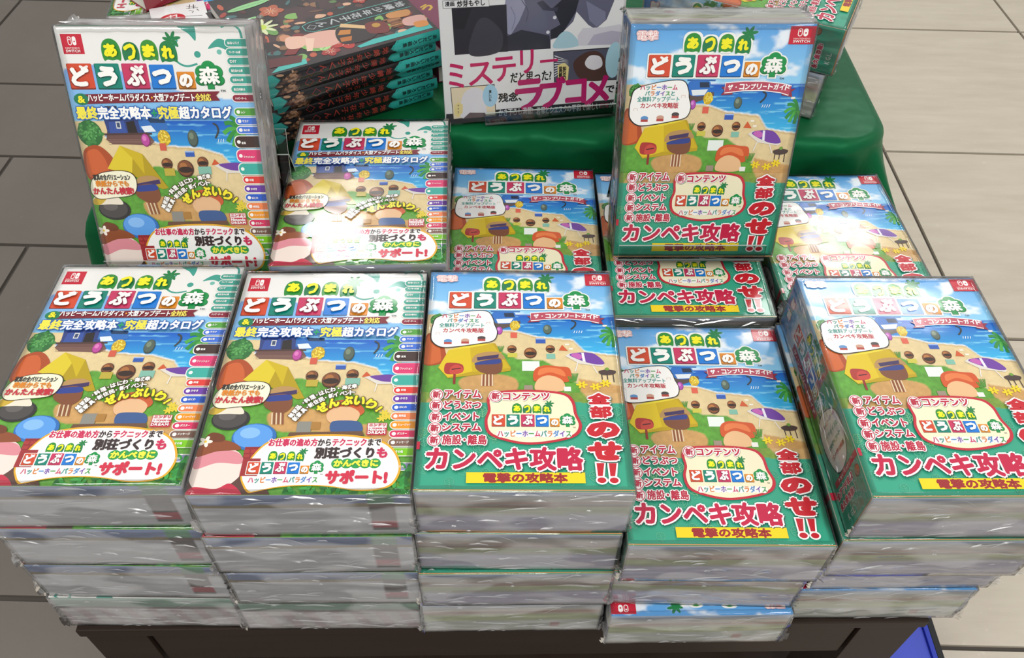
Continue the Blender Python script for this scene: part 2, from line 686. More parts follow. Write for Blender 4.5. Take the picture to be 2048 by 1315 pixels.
class Print:
    STEP = 0.003
    MICRO = 0.0015

    def __init__(self, clip=None):
        self.v, self.f, self.c, self.n, self.z = [], [], [], 0, 0.0
        self.later = []
        self.clip = clip

    def add(self, v2, tris, col, bump=True, z=None):
        if z is None:
            self.z += self.STEP if bump else self.MICRO
        v2 = np.asarray(v2, float)
        if self.clip:
            v2 = np.column_stack([np.clip(v2[:, 0], 0, self.clip[0]), np.clip(v2[:, 1], 0, self.clip[1])])
        z = self.z if z is None else z
        self.v.append(np.column_stack([v2, np.full(len(v2), z)]))
        self.f.append(np.asarray(tris, np.int32) + self.n)
        cc = np.asarray(col, float)
        if cc.ndim == 1:
            cc = np.tile(cc, (len(v2), 1))
        self.c.append(cc)
        self.n += len(v2)

    def raster(self, x0, y0, x1, y1, step, fn):
        nx, ny = int((x1 - x0) / step) + 1, int((y1 - y0) / step) + 1
        X, Y = np.meshgrid(np.linspace(x0, x1, nx), np.linspace(y0, y1, ny))
        col = fn(X, Y)
        i = np.arange(nx * ny).reshape(ny, nx)
        a, b, c, d = i[:-1, :-1].ravel(), i[:-1, 1:].ravel(), i[1:, 1:].ravel(), i[1:, :-1].ravel()
        t = np.concatenate([np.column_stack([a, b, c]), np.column_stack([a, c, d])])
        self.add(np.column_stack([X.ravel(), Y.ravel()]), t, col.reshape(-1, 3))

    def poly(self, pts, col, smooth=False, n=8, bump=True):
        if smooth:
            pts = spline(pts, n)
        tri = tessellate_polygon([[Vector((p[0], p[1], 0)) for p in pts]])
        if not tri:
            return
        t = np.array(tri, np.int32)
        P = np.array(pts)
        # keep every triangle facing up
        a, b, c = P[t[:, 0]], P[t[:, 1]], P[t[:, 2]]
        cr = (b[:, 0] - a[:, 0]) * (c[:, 1] - a[:, 1]) - (b[:, 1] - a[:, 1]) * (c[:, 0] - a[:, 0])
        t[cr < 0] = t[cr < 0][:, ::-1]
        self.add(pts, t, lin(col), bump)

    def rect(self, r, col, bump=True):
        x0, y0, x1, y1 = r
        self.poly([(x0, y0), (x1, y0), (x1, y1), (x0, y1)], col, bump=bump)

    def rrect(self, r, rad, col, left_only=False, bump=True):
        x0, y0, x1, y1 = r
        rad = min(rad, (y1 - y0) / 2, (x1 - x0) / 2)
        pts = []
        for cx, cy, a0 in ((x1 - rad, y1 - rad, 0), (x0 + rad, y1 - rad, 90), (x0 + rad, y0 + rad, 180), (x1 - rad, y0 + rad, 270)):
            if left_only and a0 in (0, 270):
                pts.append((x1, y1 if a0 == 0 else y0))
                continue
            for k in range(6):
                a = math.radians(a0 + 18 * k)
                pts.append((cx + rad * math.cos(a), cy + rad * math.sin(a)))
        self.poly(pts, col, bump=bump)

    def ell(self, cx, cy, rx, ry, col, rot=0, n=20, bump=True):
        c, s = math.cos(rot), math.sin(rot)
        pts = []
        for k in range(n):
            a = 2 * math.pi * k / n
            x, y = rx * math.cos(a), ry * math.sin(a)
            pts.append((cx + x * c - y * s, cy + x * s + y * c))
        self.poly(pts, col, bump=bump)

    def stroke(self, pts, w, col, closed=False, smooth=True):
        if smooth:
            pts = spline(pts, 5, closed)
        P = np.array(pts)
        if closed:
            d = np.roll(P, -1, 0) - np.roll(P, 1, 0)
        else:
            d = np.gradient(P, axis=0)
        d = d / (np.linalg.norm(d, axis=1)[:, None] + 1e-9)
        nn = np.column_stack([-d[:, 1], d[:, 0]]) * w / 2
        v = np.concatenate([P + nn, P - nn])
        m = len(P)
        t = []
        for i in range(m if closed else m - 1):
            j = (i + 1) % m
            t += [(i, m + i, m + j), (i, m + j, j)]
        self.add(v, t, lin(col))

    def glyphs(self, letters, bold=0.0, outline=(), shadow=None):
        """letters: [(verts, tris, colour)]; lettering is laid down last, above every shape"""
        lv = []
        if shadow:
            dx, dy, w, c = shadow
            lv.append([(v + np.array([dx + a[0] * w, dy + a[1] * w]), t, c) for a in DIRS for v, t, _ in letters])
        for w, c in outline:
            lv.append([(v + np.array(a) * (w + bold), t, c) for a in DIRS for v, t, _ in letters])
        f = []
        if bold:
            f += [(v + np.array(a) * bold, t, c) for a in DIRS for v, t, c in letters]
        f += letters
        lv.append(f)
        self.later.append((len(letters), lv))

    def flush(self):
        base = self.z + 0.004
        top = base
        for i, (n, lv) in enumerate(self.later):
            z = base + (i % 4) * 0.075
            for grp in lv:
                for k, (v, t, c) in enumerate(grp):
                    if k % n == 0:
                        z += self.MICRO
                    self.add(v, t, lin(c), z=z + 0.0004 * (k % n % 3))
            top = max(top, z)
        self.later = []
        self.z = top

    def text(self, runs, r, col='000000', bold=0.0, outline=(), shadow=None, slant=0.0, em=False):
        """lettering set into the rectangle r; runs is a string or [(string, colour), ...]"""
        if isinstance(runs, str):
            runs = [(runs, col)]
        parts, x = [], 0.0
        for s, c in runs:
            for ch in s:
                v, t = glyph(ch)
                v = v.copy()
                if ord(ch) > 0x2000:
                    adv = 0.62 if ch in '・！' else 1.0
                    off = -0.19 if adv < 1 else 0.0
                else:
                    adv = (v[:, 0].max() + 0.08) if len(v) else 0.3
                    off = 0
                v[:, 0] += x + off
                x += adv
                if len(v):
                    parts.append((v, t, c))
        allv = np.concatenate([p_[0] for p_ in parts])
        lo, hi = allv.min(0), allv.max(0)
        if em:
            lo, hi = np.array([lo[0], -0.1]), np.array([hi[0], 0.87])
        x0, y0, x1, y1 = r
        sc = np.array([(x1 - x0) / (hi[0] - lo[0]), (y1 - y0) / (hi[1] - lo[1])])
        out = []
        for v, t, c in parts:
            w = (v - lo) * sc + np.array([x0, y0])
            w[:, 0] += (w[:, 1] - (y0 + y1) / 2) * slant
            out.append((w, t, c))
        self.glyphs(out, bold, outline, shadow)

    def char(self, ch, cx, cy, w, h, rot, col, bold=0.0, outline=(), shadow=None):
        v, t = glyph(ch)
        v = v.copy()
        if ch in 'っッーー・!！':
            lo, hi = np.array([0, -0.1]), np.array([1.0, 0.87])
        else:
            lo, hi = v.min(0), v.max(0)
        v = (v - (lo + hi) / 2) / (hi - lo) * np.array([w, h])
        c, s = math.cos(rot), math.sin(rot)
        v = np.column_stack([v[:, 0] * c - v[:, 1] * s + cx, v[:, 0] * s + v[:, 1] * c + cy])
        self.glyphs([(v, t, col)], bold, outline, shadow)

    def mesh(self, name):
        self.flush()
        PRINT_T[name] = self.z
        print('PRINT', name, round(self.z, 3), self.n)
        v = np.concatenate(self.v) * 0.001
        return mesh_np(name, v, np.concatenate(self.f), np.concatenate(self.c))


def homography(src, dst):
    A = []
    for (x, y), (u, v) in zip(src, dst):
        A.append([x, y, 1, 0, 0, 0, -u * x, -u * y, -u])
        A.append([0, 0, 0, x, y, 1, -v * x, -v * y, -v])
    return np.linalg.svd(np.array(A))[2][-1].reshape(3, 3)


BW, BH, BT = 148.0, 210.0, 52.5
DST = [(0, BH), (BW, BH), (BW, 0), (0, 0)]


class Sheet:
    """maps measurements taken on a skewed picture of a cover to millimetres on the flat cover"""

    def __init__(self, quad, dst=DST):
        self.h = homography(quad, dst)

    def at(self, ox, oy, sc):
        def fn(x, y):
            p = self.h @ np.array([ox + x / sc, oy + y / sc, 1.0])
            return (p[0] / p[2], p[1] / p[2])
        return fn


def R(fn, x0, y0, x1, y1):
    xm, ym = (x0 + x1) / 2, (y0 + y1) / 2
    return (fn(x0, ym)[0], fn(xm, y1)[1], fn(x1, ym)[0], fn(xm, y0)[1])


def Pm(fn, pts):
    return [fn(*q) for q in pts]


MULTI = ['c83a66', '2e8f86', 'd87a2c', '4a86c8', '7a4fae', '3f9a4a']


def multi(s, start=0):
    return [(ch, MULTI[(i + start) % len(MULTI)]) for i, ch in enumerate(s)]


TILES = [('ど', 'd04a2b'), ('う', '0d8270'), ('ぶ', 'c5345f'), ('つ', '1878d0'), ('の', 'de8a22')]


def logo(P, r, halo=True):
    """two-line title lettering: domes above, coloured tiles and a tree below"""
    x0, y0, x1, y1 = r
    w, h = x1 - x0, y1 - y0
    X = lambda u: x0 + u * w
    Y = lambda v: y0 + v * h
    tiles = [(0.0, 0.0, 0.160, 0.475), (0.176, 0.0, 0.334, 0.475), (0.350, 0.0, 0.512, 0.475), (0.525, 0.0, 0.680, 0.455), (0.695, 0.0, 0.808, 0.325)]
    domes = [(0.243, 0.53, 0.364, 0.92), (0.373, 0.53, 0.480, 0.86), (0.489, 0.53, 0.600, 0.90), (0.608, 0.50, 0.720, 0.88)]
    lobes = [(0.905, 0.400, 0.047, 0.125), (0.858, 0.315, 0.043, 0.125), (0.952, 0.315, 0.043, 0.125), (0.850, 0.165, 0.040, 0.100), (0.960, 0.165, 0.040, 0.100), (0.905, 0.230, 0.075, 0.170)]

    def tree_shape(grow, col, dy=0.0):
        P.z += P.STEP
        P.rect((X(0.882) - grow, Y(0.0) - grow, X(0.928) + grow, Y(0.12)), col, bump=False)
        for u, v, ru, rv in lobes:
            P.ell(X(u), Y(v + dy), ru * w + grow, rv * h + grow, col, n=18, bump=False)
    k = w / 100.0
    if halo:
        P.z += P.STEP
        for a in tiles:
            P.rrect((X(a[0]) - k, Y(a[1]) - k, X(a[2]) + k, Y(a[3]) + k), 1.2 * k, 'eef0ea', bump=False)
        for a in domes:
            P.rrect((X(a[0]) - k, Y(a[1]) - k, X(a[2]) + k, Y(a[3]) + k), 5 * k, 'eef0ea', bump=False)
        tree_shape(k, 'eef0ea')
    # palm tuft on the last dome
    pc = (X(0.70), Y(0.90))
    P.z += P.STEP
    P.poly([(pc[0] - 0.9 * k, Y(0.72)), (pc[0] + 0.9 * k, Y(0.72)), (pc[0] + 1.4 * k, pc[1]), (pc[0] + 0.2 * k, pc[1])], '1f7d45', bump=False)
    for a in (20, 75, 130, 175, 230, 310):
        P.ell(pc[0] + 3 * k * math.cos(math.radians(a)), pc[1] + 2.6 * k * math.sin(math.radians(a)), 3.0 * k, 1.1 * k, '1f7d45', math.radians(a - 12), 10, bump=False)
    for i, (a, ch) in enumerate(zip(domes, 'あつまれ')):
        cc = ('2c8a35', '22774a', '3a8f35', '1f7d45')[i]
        ax, bx_ = X(a[0]), X(a[2])
        ww = bx_ - ax
        pts = [(ax + 0.06 * ww, Y(a[1])), (ax + 0.25 * ww, Y(a[1]) + 0.5 * k), (ax + 0.5 * ww, Y(a[1])), (ax + 0.75 * ww, Y(a[1]) + 0.5 * k), (bx_ - 0.06 * ww, Y(a[1])),
               (bx_, Y(a[1] + (a[3] - a[1]) * 0.45)), (bx_ - 0.14 * ww, Y(a[1] + (a[3] - a[1]) * 0.85)), (ax + ww / 2, Y(a[3])), (ax + 0.14 * ww, Y(a[1] + (a[3] - a[1]) * 0.85)),
               (ax, Y(a[1] + (a[3] - a[1]) * 0.45))]
        P.poly(pts, cc, True, 4)
        hh = Y(a[3]) - Y(a[1])
        P.char(ch, ax + ww / 2, Y(a[1]) + hh * 0.47, ww * 0.60, hh * (0.54 if ch != 'つ' else 0.8), 0.0, 'f2ea22', 0.62 * k)
    for a, (ch, cc) in zip(tiles, TILES):
        r_ = (X(a[0]), Y(a[1]), X(a[2]), Y(a[3]))
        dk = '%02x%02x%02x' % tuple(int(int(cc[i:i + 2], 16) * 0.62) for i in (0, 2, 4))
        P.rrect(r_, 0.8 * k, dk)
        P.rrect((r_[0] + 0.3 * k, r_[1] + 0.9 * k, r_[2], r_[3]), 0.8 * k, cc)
        ww, hh = r_[2] - r_[0], r_[3] - r_[1]
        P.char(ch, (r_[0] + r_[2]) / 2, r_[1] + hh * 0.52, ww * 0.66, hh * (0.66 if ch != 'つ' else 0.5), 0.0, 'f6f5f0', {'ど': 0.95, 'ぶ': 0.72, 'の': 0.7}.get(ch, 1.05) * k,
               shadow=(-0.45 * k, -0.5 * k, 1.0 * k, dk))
        if ch in 'どぶ':
            for s_ in (-1, 1):
                P.ell(r_[0] + ww * (0.68 + 0.09 * s_), r_[1] + hh * 0.86, ww * 0.1, hh * 0.055, 'f6f5f0', s_ * 0.5, 10)
    tree_shape(0.0, '0b6c35')
    tree_shape(-0.35 * k, '149048', 0.012)
    P.char('森', X(0.905), Y(0.26), w * 0.125, h * 0.30, 0.0, 'f6f5f0', 0.45 * k, shadow=(-0.3 * k, -0.35 * k, 0.5 * k, '0a5c2e'))
    P.text('TM', (X(0.965), Y(-0.045), X(0.995), Y(-0.005)), '2a2a2a', 0.05 * k)


def console_logo(P, r):
    x0, y0, x1, y1 = r
    w, h = x1 - x0, y1 - y0
    P.rect(r, 'c41f36')
    cx = x0 + w * 0.5
    iw, ih = w * 0.40, h * 0.44
    iy = y0 + h * 0.44
    P.rrect((cx - iw / 2, iy, cx - iw * 0.04, iy + ih), iw * 0.22, 'f4efec')
    P.rrect((cx - iw / 2 + iw * 0.08, iy + ih * 0.09, cx - iw * 0.12, iy + ih * 0.91), iw * 0.16, 'c41f36')
    P.ell(cx - iw * 0.28, iy + ih * 0.66, iw * 0.09, iw * 0.09, 'f4efec', n=10)
    P.rrect((cx + iw * 0.05, iy, cx + iw / 2, iy + ih), iw * 0.22, 'f4efec')
    P.ell(cx + iw * 0.28, iy + ih * 0.43, iw * 0.09, iw * 0.09, 'c41f36', n=10)
    P.text('NINTENDO', (cx - w * 0.33, y0 + h * 0.27, cx + w * 0.33, y0 + h * 0.355), 'f4d9d6', 0.02)
    P.text('SWITCH', (cx - w * 0.33, y0 + h * 0.10, cx + w * 0.33, y0 + h * 0.235), 'f4efec', 0.09)


def bush(P, cx, cy, rx, ry, dark, mid, light, seed=1, n=26):
    rg = random.Random(seed)
    P.ell(cx, cy, rx, ry, dark)
    P.z += P.STEP
    for i in range(n):
        a, q = rg.uniform(0, 6.28), math.sqrt(rg.random())
        P.ell(cx + rx * q * math.cos(a), cy + ry * q * math.sin(a), rx * 0.16, ry * 0.13, mid, rg.uniform(0, 3), 8, bump=False)
    P.z += P.STEP
    for i in range(n):
        a, q = rg.uniform(0, 6.28), math.sqrt(rg.random()) * 0.85
        P.ell(cx + rx * q * math.cos(a), cy + ry * (q * math.sin(a) * 0.8 + 0.15), rx * 0.10, ry * 0.07, light, rg.uniform(0, 3), 8, bump=False)


def ball(P, cx, cy, rx, ry, dark, mid, light):
    P.ell(cx, cy, rx, ry, dark)
    P.ell(cx - rx * 0.06, cy + ry * 0.08, rx * 0.88, ry * 0.87, mid)
    P.ell(cx - rx * 0.22, cy + ry * 0.3, rx * 0.45, ry * 0.4, light)


def tent(P, pts, dark, mid, light):
    P.poly(pts, dark)


def palm(P, cx, cy, s, cols=('2f8a3a', '4aa544')):
    for i, a in enumerate((150, 185, 215, 240, 265, 290, 120)):
        t = math.radians(a)
        P.stroke([(cx, cy), (cx + s * 0.55 * math.cos(t), cy + s * 0.55 * math.sin(t) + s * 0.2), (cx + s * math.cos(t), cy + s * math.sin(t) - s * 0.05)], s * 0.24, cols[i % 2])


def beach(X, Y, sea, sand, horizon, sky, grass, dirt=()):
    """sky, sea, sand and grass as one printed picture; all outlines in millimetres"""
    n1 = fbm(X * 0.045 + 3, Y * 0.07 + 9)
    n2 = fbm(X * 0.35, Y * 0.35, 3)
    col = np.zeros(X.shape + (3,))
    t = np.clip((Y - horizon) / (sky - horizon), 0, 1)[..., None]
    col += (1 - t) * np.array(lin('8fcdf0')) + t * np.array(lin('2d86d8'))
    col = mixc(col, 'eef4f8', sm(0.46, 0.66, n1) * 0.92)
    lowY = np.min([q[1] for q in sea])
    s = np.clip((Y - lowY) / (horizon - lowY), 0, 1)[..., None]
    seac = (1 - s) * np.array(lin('38b4e4')) + s * np.array(lin('0f57bc'))
    sandc = np.array(lin('dcc695')) * (0.90 + 0.2 * n2[..., None])
    below = (Y < horizon)[..., None]
    col = np.where(below, sandc, col)
    big = [((x - 1.2), (y - 3.2)) for x, y in sea]
    m = soft(X, Y, [(x, y if y > horizon - 0.6 else y - 2.6) for x, y in sea])
    col = mixc(col, 'b89560', m * (Y < horizon) * 0.55)
    m = soft(X, Y, sea)
    foam = soft(X, Y, [(x, y if y > horizon - 0.6 else y - 0.9) for x, y in sea])
    col = mixc(col, 'f2f6f4', np.clip(foam, 0, 1) * (Y < horizon))
    col = col * (1 - m[..., None]) + seac * m[..., None]
    st = sm(0.62, 0.70, fbm(X * 0.05, Y * 0.6 + 40, 3))
    col = mixc(col, '8fdcf2', m * st * 0.6 * (Y < horizon))
    for gp in grass:
        g = soft(X, Y, gp)
        gc = np.array(lin('5c9c36')) * (0.72 + 0.5 * n2[..., None]) * (0.9 + 0.25 * fbm(X * 0.08, Y * 0.08)[..., None])
        col = col * (1 - g[..., None]) + gc * g[..., None]
    for dp in dirt:
        g = soft(X, Y, dp)
        dc = np.array(lin('c79a5e')) * (0.85 + 0.3 * n2[..., None])
        col = col * (1 - g[..., None]) + dc * g[..., None]
    return col


# ------------------------------------------------------------------ cover A: blue-sky guide with a teal paper band
SH_D = Sheet([(862, 539), (1220, 545), (1270, 977), (827, 982)])
c1 = SH_D.at(840, 530, 5.12)
c2 = SH_D.at(820, 770, 4.551)


def shapes_beach_d(P):
    # tree and orange dome tent at the left edge
    a = c1(185, 545)
    bush(P, a[0], a[1], 6.0, 6.2, '2a6a2c', '3f8a38', '5aa548', 3)
    P.poly(Pm(c1, [(30, 1000), (60, 720), (130, 690), (220, 760), (270, 900), (260, 985)]), 'a8461c', True)
    P.poly(Pm(c1, [(35, 990), (70, 740), (130, 710), (190, 770), (215, 900), (200, 980)]), 'c8612a', True)
    # seaplane at a jetty
    P.poly(Pm(c1, [(650, 640), (780, 560), (1040, 560), (1045, 590), (860, 640), (700, 680)]), '5a4a44')
    P.poly(Pm(c1, [(735, 455), (1040, 460), (1035, 472), (735, 468)]), '2a5fa8')
    P.poly(Pm(c1, [(770, 470), (960, 470), (990, 510), (960, 580), (800, 585), (760, 530)]), '2f6fc0', True)
    P.poly(Pm(c1, [(870, 478), (970, 478), (985, 520), (880, 520)]), '22324a')
    P.poly(Pm(c1, [(790, 540), (970, 535), (940, 580), (810, 585)]), 'dfe6ea')
    # flowers and goods on the sand in place of figures
    a = c1(985, 610)
    bush(P, a[0], a[1], 4.0, 5.2, 'c9a51e', 'e8cf3c', 'f4e67c', 5, 18)
    a = c1(825, 660)
    ball(P, a[0], a[1], 2.6, 4.2, '8a2f8a', 'b24fae', 'd48ad0')
    P.rect(R(c1, 940, 680, 1008, 735), 'd8604a')
    a = c1(1320, 650)
    ball(P, a[0], a[1], 3.4, 5.2, '3b4a42', '55665a', '7f8f7c')
    P.rect(R(c1, 1200, 740, 1300, 792), '2f58b0')
    P.rect(R(c1, 1200, 740, 1300, 752), '9db8e4')
    for x, y, s in ((955, 850, 1.0), (1350, 850, 1.0), (1145, 890, 1.35)):
        a = c1(x, y)
        ball(P, a[0], a[1], 3.6 * s, 4.0 * s, '4a2a1a', '8a512c', 'b4763e')
        P.ell(a[0], a[1] - 0.4 * s, 3.0 * s, 1.4 * s, '33221a')
    P.rect(R(c1, 1060, 975, 1240, 1075), 'e4ece4')
    P.rect(R(c1, 910, 890, 1010, 935), 'c8c04a')
    P.rect(R(c1, 1310, 900, 1400, 950), '7fb8a4')
    # flag, splash
    P.poly(Pm(c1, [(1435, 865), (1470, 808), (1530, 870)]), 'cc5a2c')
    P.stroke(Pm(c1, [(1560, 650), (1600, 615), (1605, 580), (1565, 560)]), 1.3, '30322e')
    for dx in (0, 25, 50, 75):
        P.stroke(Pm(c1, [(1590 + dx, 690), (1600 + dx, 665)]), 0.5, 'f0f6fa', smooth=False)
    for x, y in ((1520, 805), (1560, 850), (1905, 615)):
        P.rect(R(c1, x - 22, y - 9, x + 22, y + 9), 'efe6d4')
    a = c1(2000, 720)
    palm(P, a[0] - 0.5, a[1], 11)
    # yellow ridge tent
    P.poly(Pm(c1, [(190, 1040), (300, 860), (520, 800), (780, 790), (945, 1040), (940, 1075), (290, 1150)]), 'b89a10')
    P.poly(Pm(c1, [(190, 1040), (300, 860), (520, 830), (545, 1080), (290, 1140)]), 'd8bc1c')
    P.poly(Pm(c1, [(520, 830), (760, 800), (935, 1045), (545, 1085)]), 'c8aa12')
    P.poly(Pm(c1, [(300, 860), (520, 800), (760, 795), (520, 835)]), 'e6d23a')
    # mailbox
    P.rect(R(c1, 345, 1090, 372, 1210), '8a2a22')
    P.poly(Pm(c1, [(255, 1090), (260, 1010), (310, 990), (440, 1010), (442, 1090), (318, 1110)]), 'a8322c', True, 4)
    P.poly(Pm(c1, [(318, 1105), (320, 1040), (380, 1010), (440, 1040), (440, 1090)]), 'c4453a', True, 4)
    P.stroke(Pm(c1, [(330, 1060), (425, 1048)]), 0.9, '3a1512', smooth=False)
    # straw basket with blue cloth, sack
    P.poly(Pm(c1, [(545, 985), (600, 900), (800, 880), (880, 950), (720, 975)]), 'b08a54', True)
    P.poly(Pm(c1, [(590, 935), (820, 905), (815, 940), (600, 970)]), '40305a')
    P.poly(Pm(c1, [(580, 1000), (700, 960), (840, 950), (845, 1080), (720, 1110), (600, 1070)]), '7a4a30', True)
    P.poly(Pm(c1, [(570, 1010), (600, 985), (790, 955), (840, 965), (820, 1000), (650, 1010)]), '2f3f86', True)
    for k in range(7):
        P.poly(Pm(c1, [(640 + 18 * k, 1110), (652 + 18 * k, 1110), (648 + 19 * k, 1230), (634 + 19 * k, 1230)]), ('e2c8a8', '8a4a34')[k % 2])
    # coral-coloured shrub, pots
    P.poly(Pm(c1, [(1190, 1180), (1185, 1070), (1280, 1020), (1440, 1030), (1545, 1050), (1560, 1160), (1480, 1190), (1330, 1130)]), 'cc5628', True)
    P.poly(Pm(c1, [(1230, 1120), (1240, 1060), (1330, 1040), (1460, 1060), (1500, 1130), (1350, 1090)]), 'e07a44', True)
    P.poly(Pm(c1, [(1210, 1275), (1215, 1170), (1330, 1120), (1470, 1170), (1480, 1275)]), 'e4b888', True)
    P.rect(R(c1, 1080, 1220, 1170, 1280), '9a8a78')
    P.rect(R(c1, 1490, 1235, 1560, 1282), 'e8e6e0')
    # lounger with purple towel, side table with drink, lilies
    P.poly(Pm(c1, [(1500, 920), (1560, 890), (1905, 1010), (1880, 1030), (1640, 1000)]), 'dcd6cc')
    P.stroke(Pm(c1, [(1630, 990), (1605, 1080)]), 0.8, 'e6e2da', smooth=False)
    P.stroke(Pm(c1, [(1780, 1020), (1830, 1100)]), 0.8, 'e6e2da', smooth=False)
    P.poly(Pm(c1, [(1550, 920), (1620, 890), (1790, 900), (1900, 1000), (1760, 1000)]), '6f3f9e', True)
    P.poly(Pm(c1, [(1560, 915), (1620, 893), (1680, 930), (1640, 955)]), 'c060b0', True)
    P.poly(Pm(c1, [(1665, 890), (1690, 890), (1710, 985), (1680, 975)]), 'e8e6f0')
    P.poly(Pm(c1, [(1840, 1080), (1920, 1060), (2010, 1075), (1990, 1110), (1880, 1115)]), '4a3a36', True)
    for x in (1870, 1925, 1985):
        P.stroke(Pm(c1, [(x, 1105), (x + 12, 1190)]), 0.7, '3a2c2a', smooth=False)
    a = c1(1925, 1055)
    P.ell(a[0], a[1], 1.6, 1.4, '6f9a3c')
    for x, y in ((1670, 1215), (1810, 1235), (1910, 1200)):
        a = c1(x, y)
        P.z += P.STEP
        for k in range(6):
            t = k * 1.047
            P.ell(a[0] + 2.2 * math.cos(t), a[1] + 1.7 * math.sin(t), 2.2, 0.9, 'ecd024', t, 10, bump=False)
        P.ell(a[0], a[1], 0.8, 0.7, 'b8860c')
    for x, y, h_ in ((840, 880, 60), (1600, 1180, 80), (1560, 1190, 60)):
        for d_ in (-30, -10, 12, 30):
            P.stroke(Pm(c1, [(x + d_ * 0.3, y), (x + d_, y - h_)]), 0.7, '4f8f34', smooth=False)


def cover_d():
    P = Print((BW, BH))
    hz = c1(1500, 503)[1]
    sea = Pm(c1, [(640, 503), (2100, 503), (2100, 915), (1900, 895), (1700, 868), (1640, 810), (1580, 752), (1400, 735), (1200, 715), (1000, 660), (640, 640)])
    sea = [(x, hz + 0.4 if i < 2 else y) for i, (x, y) in enumerate(sea)]
    grass = [Pm(c1, [(-80, 990), (300, 960), (600, 930), (860, 880), (1010, 950), (1280, 965), (1400, 1030), (1520, 1120), (1700, 1260), (1780, 1400), (-80, 1420)])]
    dirt = [spline(Pm(c1, [(400, 1190), (520, 1120), (800, 1105), (1000, 1160), (990, 1280), (760, 1330), (500, 1300)]), 5),
            Pm(c1, [(1640, 1150), (2100, 1230), (2100, 1420), (1740, 1400), (1660, 1280)])]
    P.raster(0, 0, BW, BH, 0.8, lambda X, Y: beach(X, Y, sea, None, hz, BH + 20, grass, dirt))
    shapes_beach_d(P)
    logo(P, (c1(303, 350)[0], c1(900, 440)[1], c1(1748, 360)[0], c1(1000, 92)[1]))
    # publisher mark
    P.text('電撃', R(c1, 178, 95, 385, 155), 'fdf8f6', 0.05, outline=((0.95, 'd07068'), (0.72, 'f8efee'), (0.30, 'c9564e')))
    console_logo(P, (c1(1704, 150)[0], c1(1800, 210)[1], BW, c1(1790, 88)[1]))
    # balloon
    bl = Pm(c1, [(135, 610), (175, 530), (330, 490), (560, 462), (700, 470), (755, 540), (770, 600), (800, 680), (765, 760), (640, 790), (380, 825), (220, 828), (130, 770), (118, 690)])
    cx, cy = np.mean(bl, 0)
    P.poly([(cx + (x - cx) * 1.03 - 0.1, cy + (y - cy) * 1.04 - 0.1) for x, y in bl], '1c1c1c', True, 6)
    P.poly(bl, 'f1f0ec', True, 6)
    P.text(multi('ハッピーホーム'), R(c1, 230, 490, 635, 534), bold=0.14)
    P.text(multi('パラダイス', 1) + [('と', '2e8f86')], R(c1, 285, 540, 610, 580), bold=0.14)
    P.text('全無料アップデート', R(c1, 200, 586, 668, 630), '2e8f86', 0.12)
    P.text('カンペキ攻略版', R(c1, 240, 638, 662, 684), 'b8323c', 0.14)
    for x, y, cc in ((290, 770, '5a8fc4'), (470, 765, 'c89a84'), (640, 740, '4a4444')):
        a = c1(x, y)
        P.ell(a[0], a[1], 3.2, 2.0, cc)
        P.rect((a[0] - 3, a[1] - 3.2, a[0] + 3, a[1] - 1.0), 'b0443c')
    for x, y in ((185, 695), (708, 590)):
        a = c1(x, y)
        P.stroke([(a[0] - 1.5, a[1] - 1), (a[0] - 1.5, a[1] + 1), (a[0] + 1.5, a[1] + 1.2), (a[0] + 1.5, a[1] - 1)], 0.3, 'c07a5c', smooth=False)
    # ribbon
    P.poly(Pm(c1, [(1108, 515), (1240, 520), (1240, 578), (1115, 582), (1150, 548)]), '8f2f40')
    P.poly(Pm(c1, [(1780, 540), (1905, 540), (1868, 565), (1890, 605), (1770, 590)]), '8f2f40')
    top = [(1150, 488), (1350, 478), (1550, 482), (1750, 500), (1855, 520)]
    bot = [(1845, 588), (1750, 566), (1550, 546), (1350, 546), (1150, 562)]
    P.poly(Pm(c1, [(x + (-8 if i in (0,) else 0), y - 7) for i, (x, y) in enumerate(top)]) + Pm(c1, [(x, y + 7) for x, y in bot]), 'f3efee')
    P.poly(Pm(c1, top) + Pm(c1, bot), 'b5475b')
    s = 'ザ・コンプリートガイド'
    for i, ch in enumerate(s):
        u = i / (len(s) - 1)
        a = c1(1205 + 610 * u, 521 - 18 * math.sin(u * 2.2) + 24 * u)
        P.char(ch, a[0], a[1], 3.7 if ch not in '・ー' else 3.7, 4.3 if ch not in 'ー・' else 4.3, -0.10 * (u - 0.3), 'faf6f4', 0.22)
    return P.mesh('cover_art')


def leaf_outline(P, cx, cy, s, rot, col):
    c, si = math.cos(rot), math.sin(rot)
    T = lambda x, y: (cx + s * (x * c - y * si), cy + s * (x * si + y * c))
    P.stroke([T(0, -1), T(0.7, -0.3), T(0.62, 0.5), T(0, 0.8), T(-0.62, 0.5), T(-0.7, -0.3)], 0.35, col, closed=True)
    P.stroke([T(0, -1.25), T(0, 0.7)], 0.3, col, smooth=False)
    for yy in (-0.45, 0, 0.4):
        P.stroke([T(0, yy - 0.2), T(0.5, yy + 0.15)], 0.25, col, smooth=False)
        P.stroke([T(0, yy - 0.2), T(-0.5, yy + 0.15)], 0.25, col, smooth=False)


def badge(P, a):
    P.ell(a[0] + 0.35, a[1] - 0.4, 5.2, 5.6, '3a6a58')
    P.ell(a[0], a[1], 5.1, 5.5, 'f6f2f0')
    P.ell(a[0], a[1], 4.6, 5.0, 'b9213f')
    P.ell(a[0], a[1], 3.95, 4.35, 'f6f2f0')
    P.char('新', a[0], a[1], 5.4, 5.9, 0, 'b9213f', 0.22)


BAND_TOP = c2(1000, 60)[1]


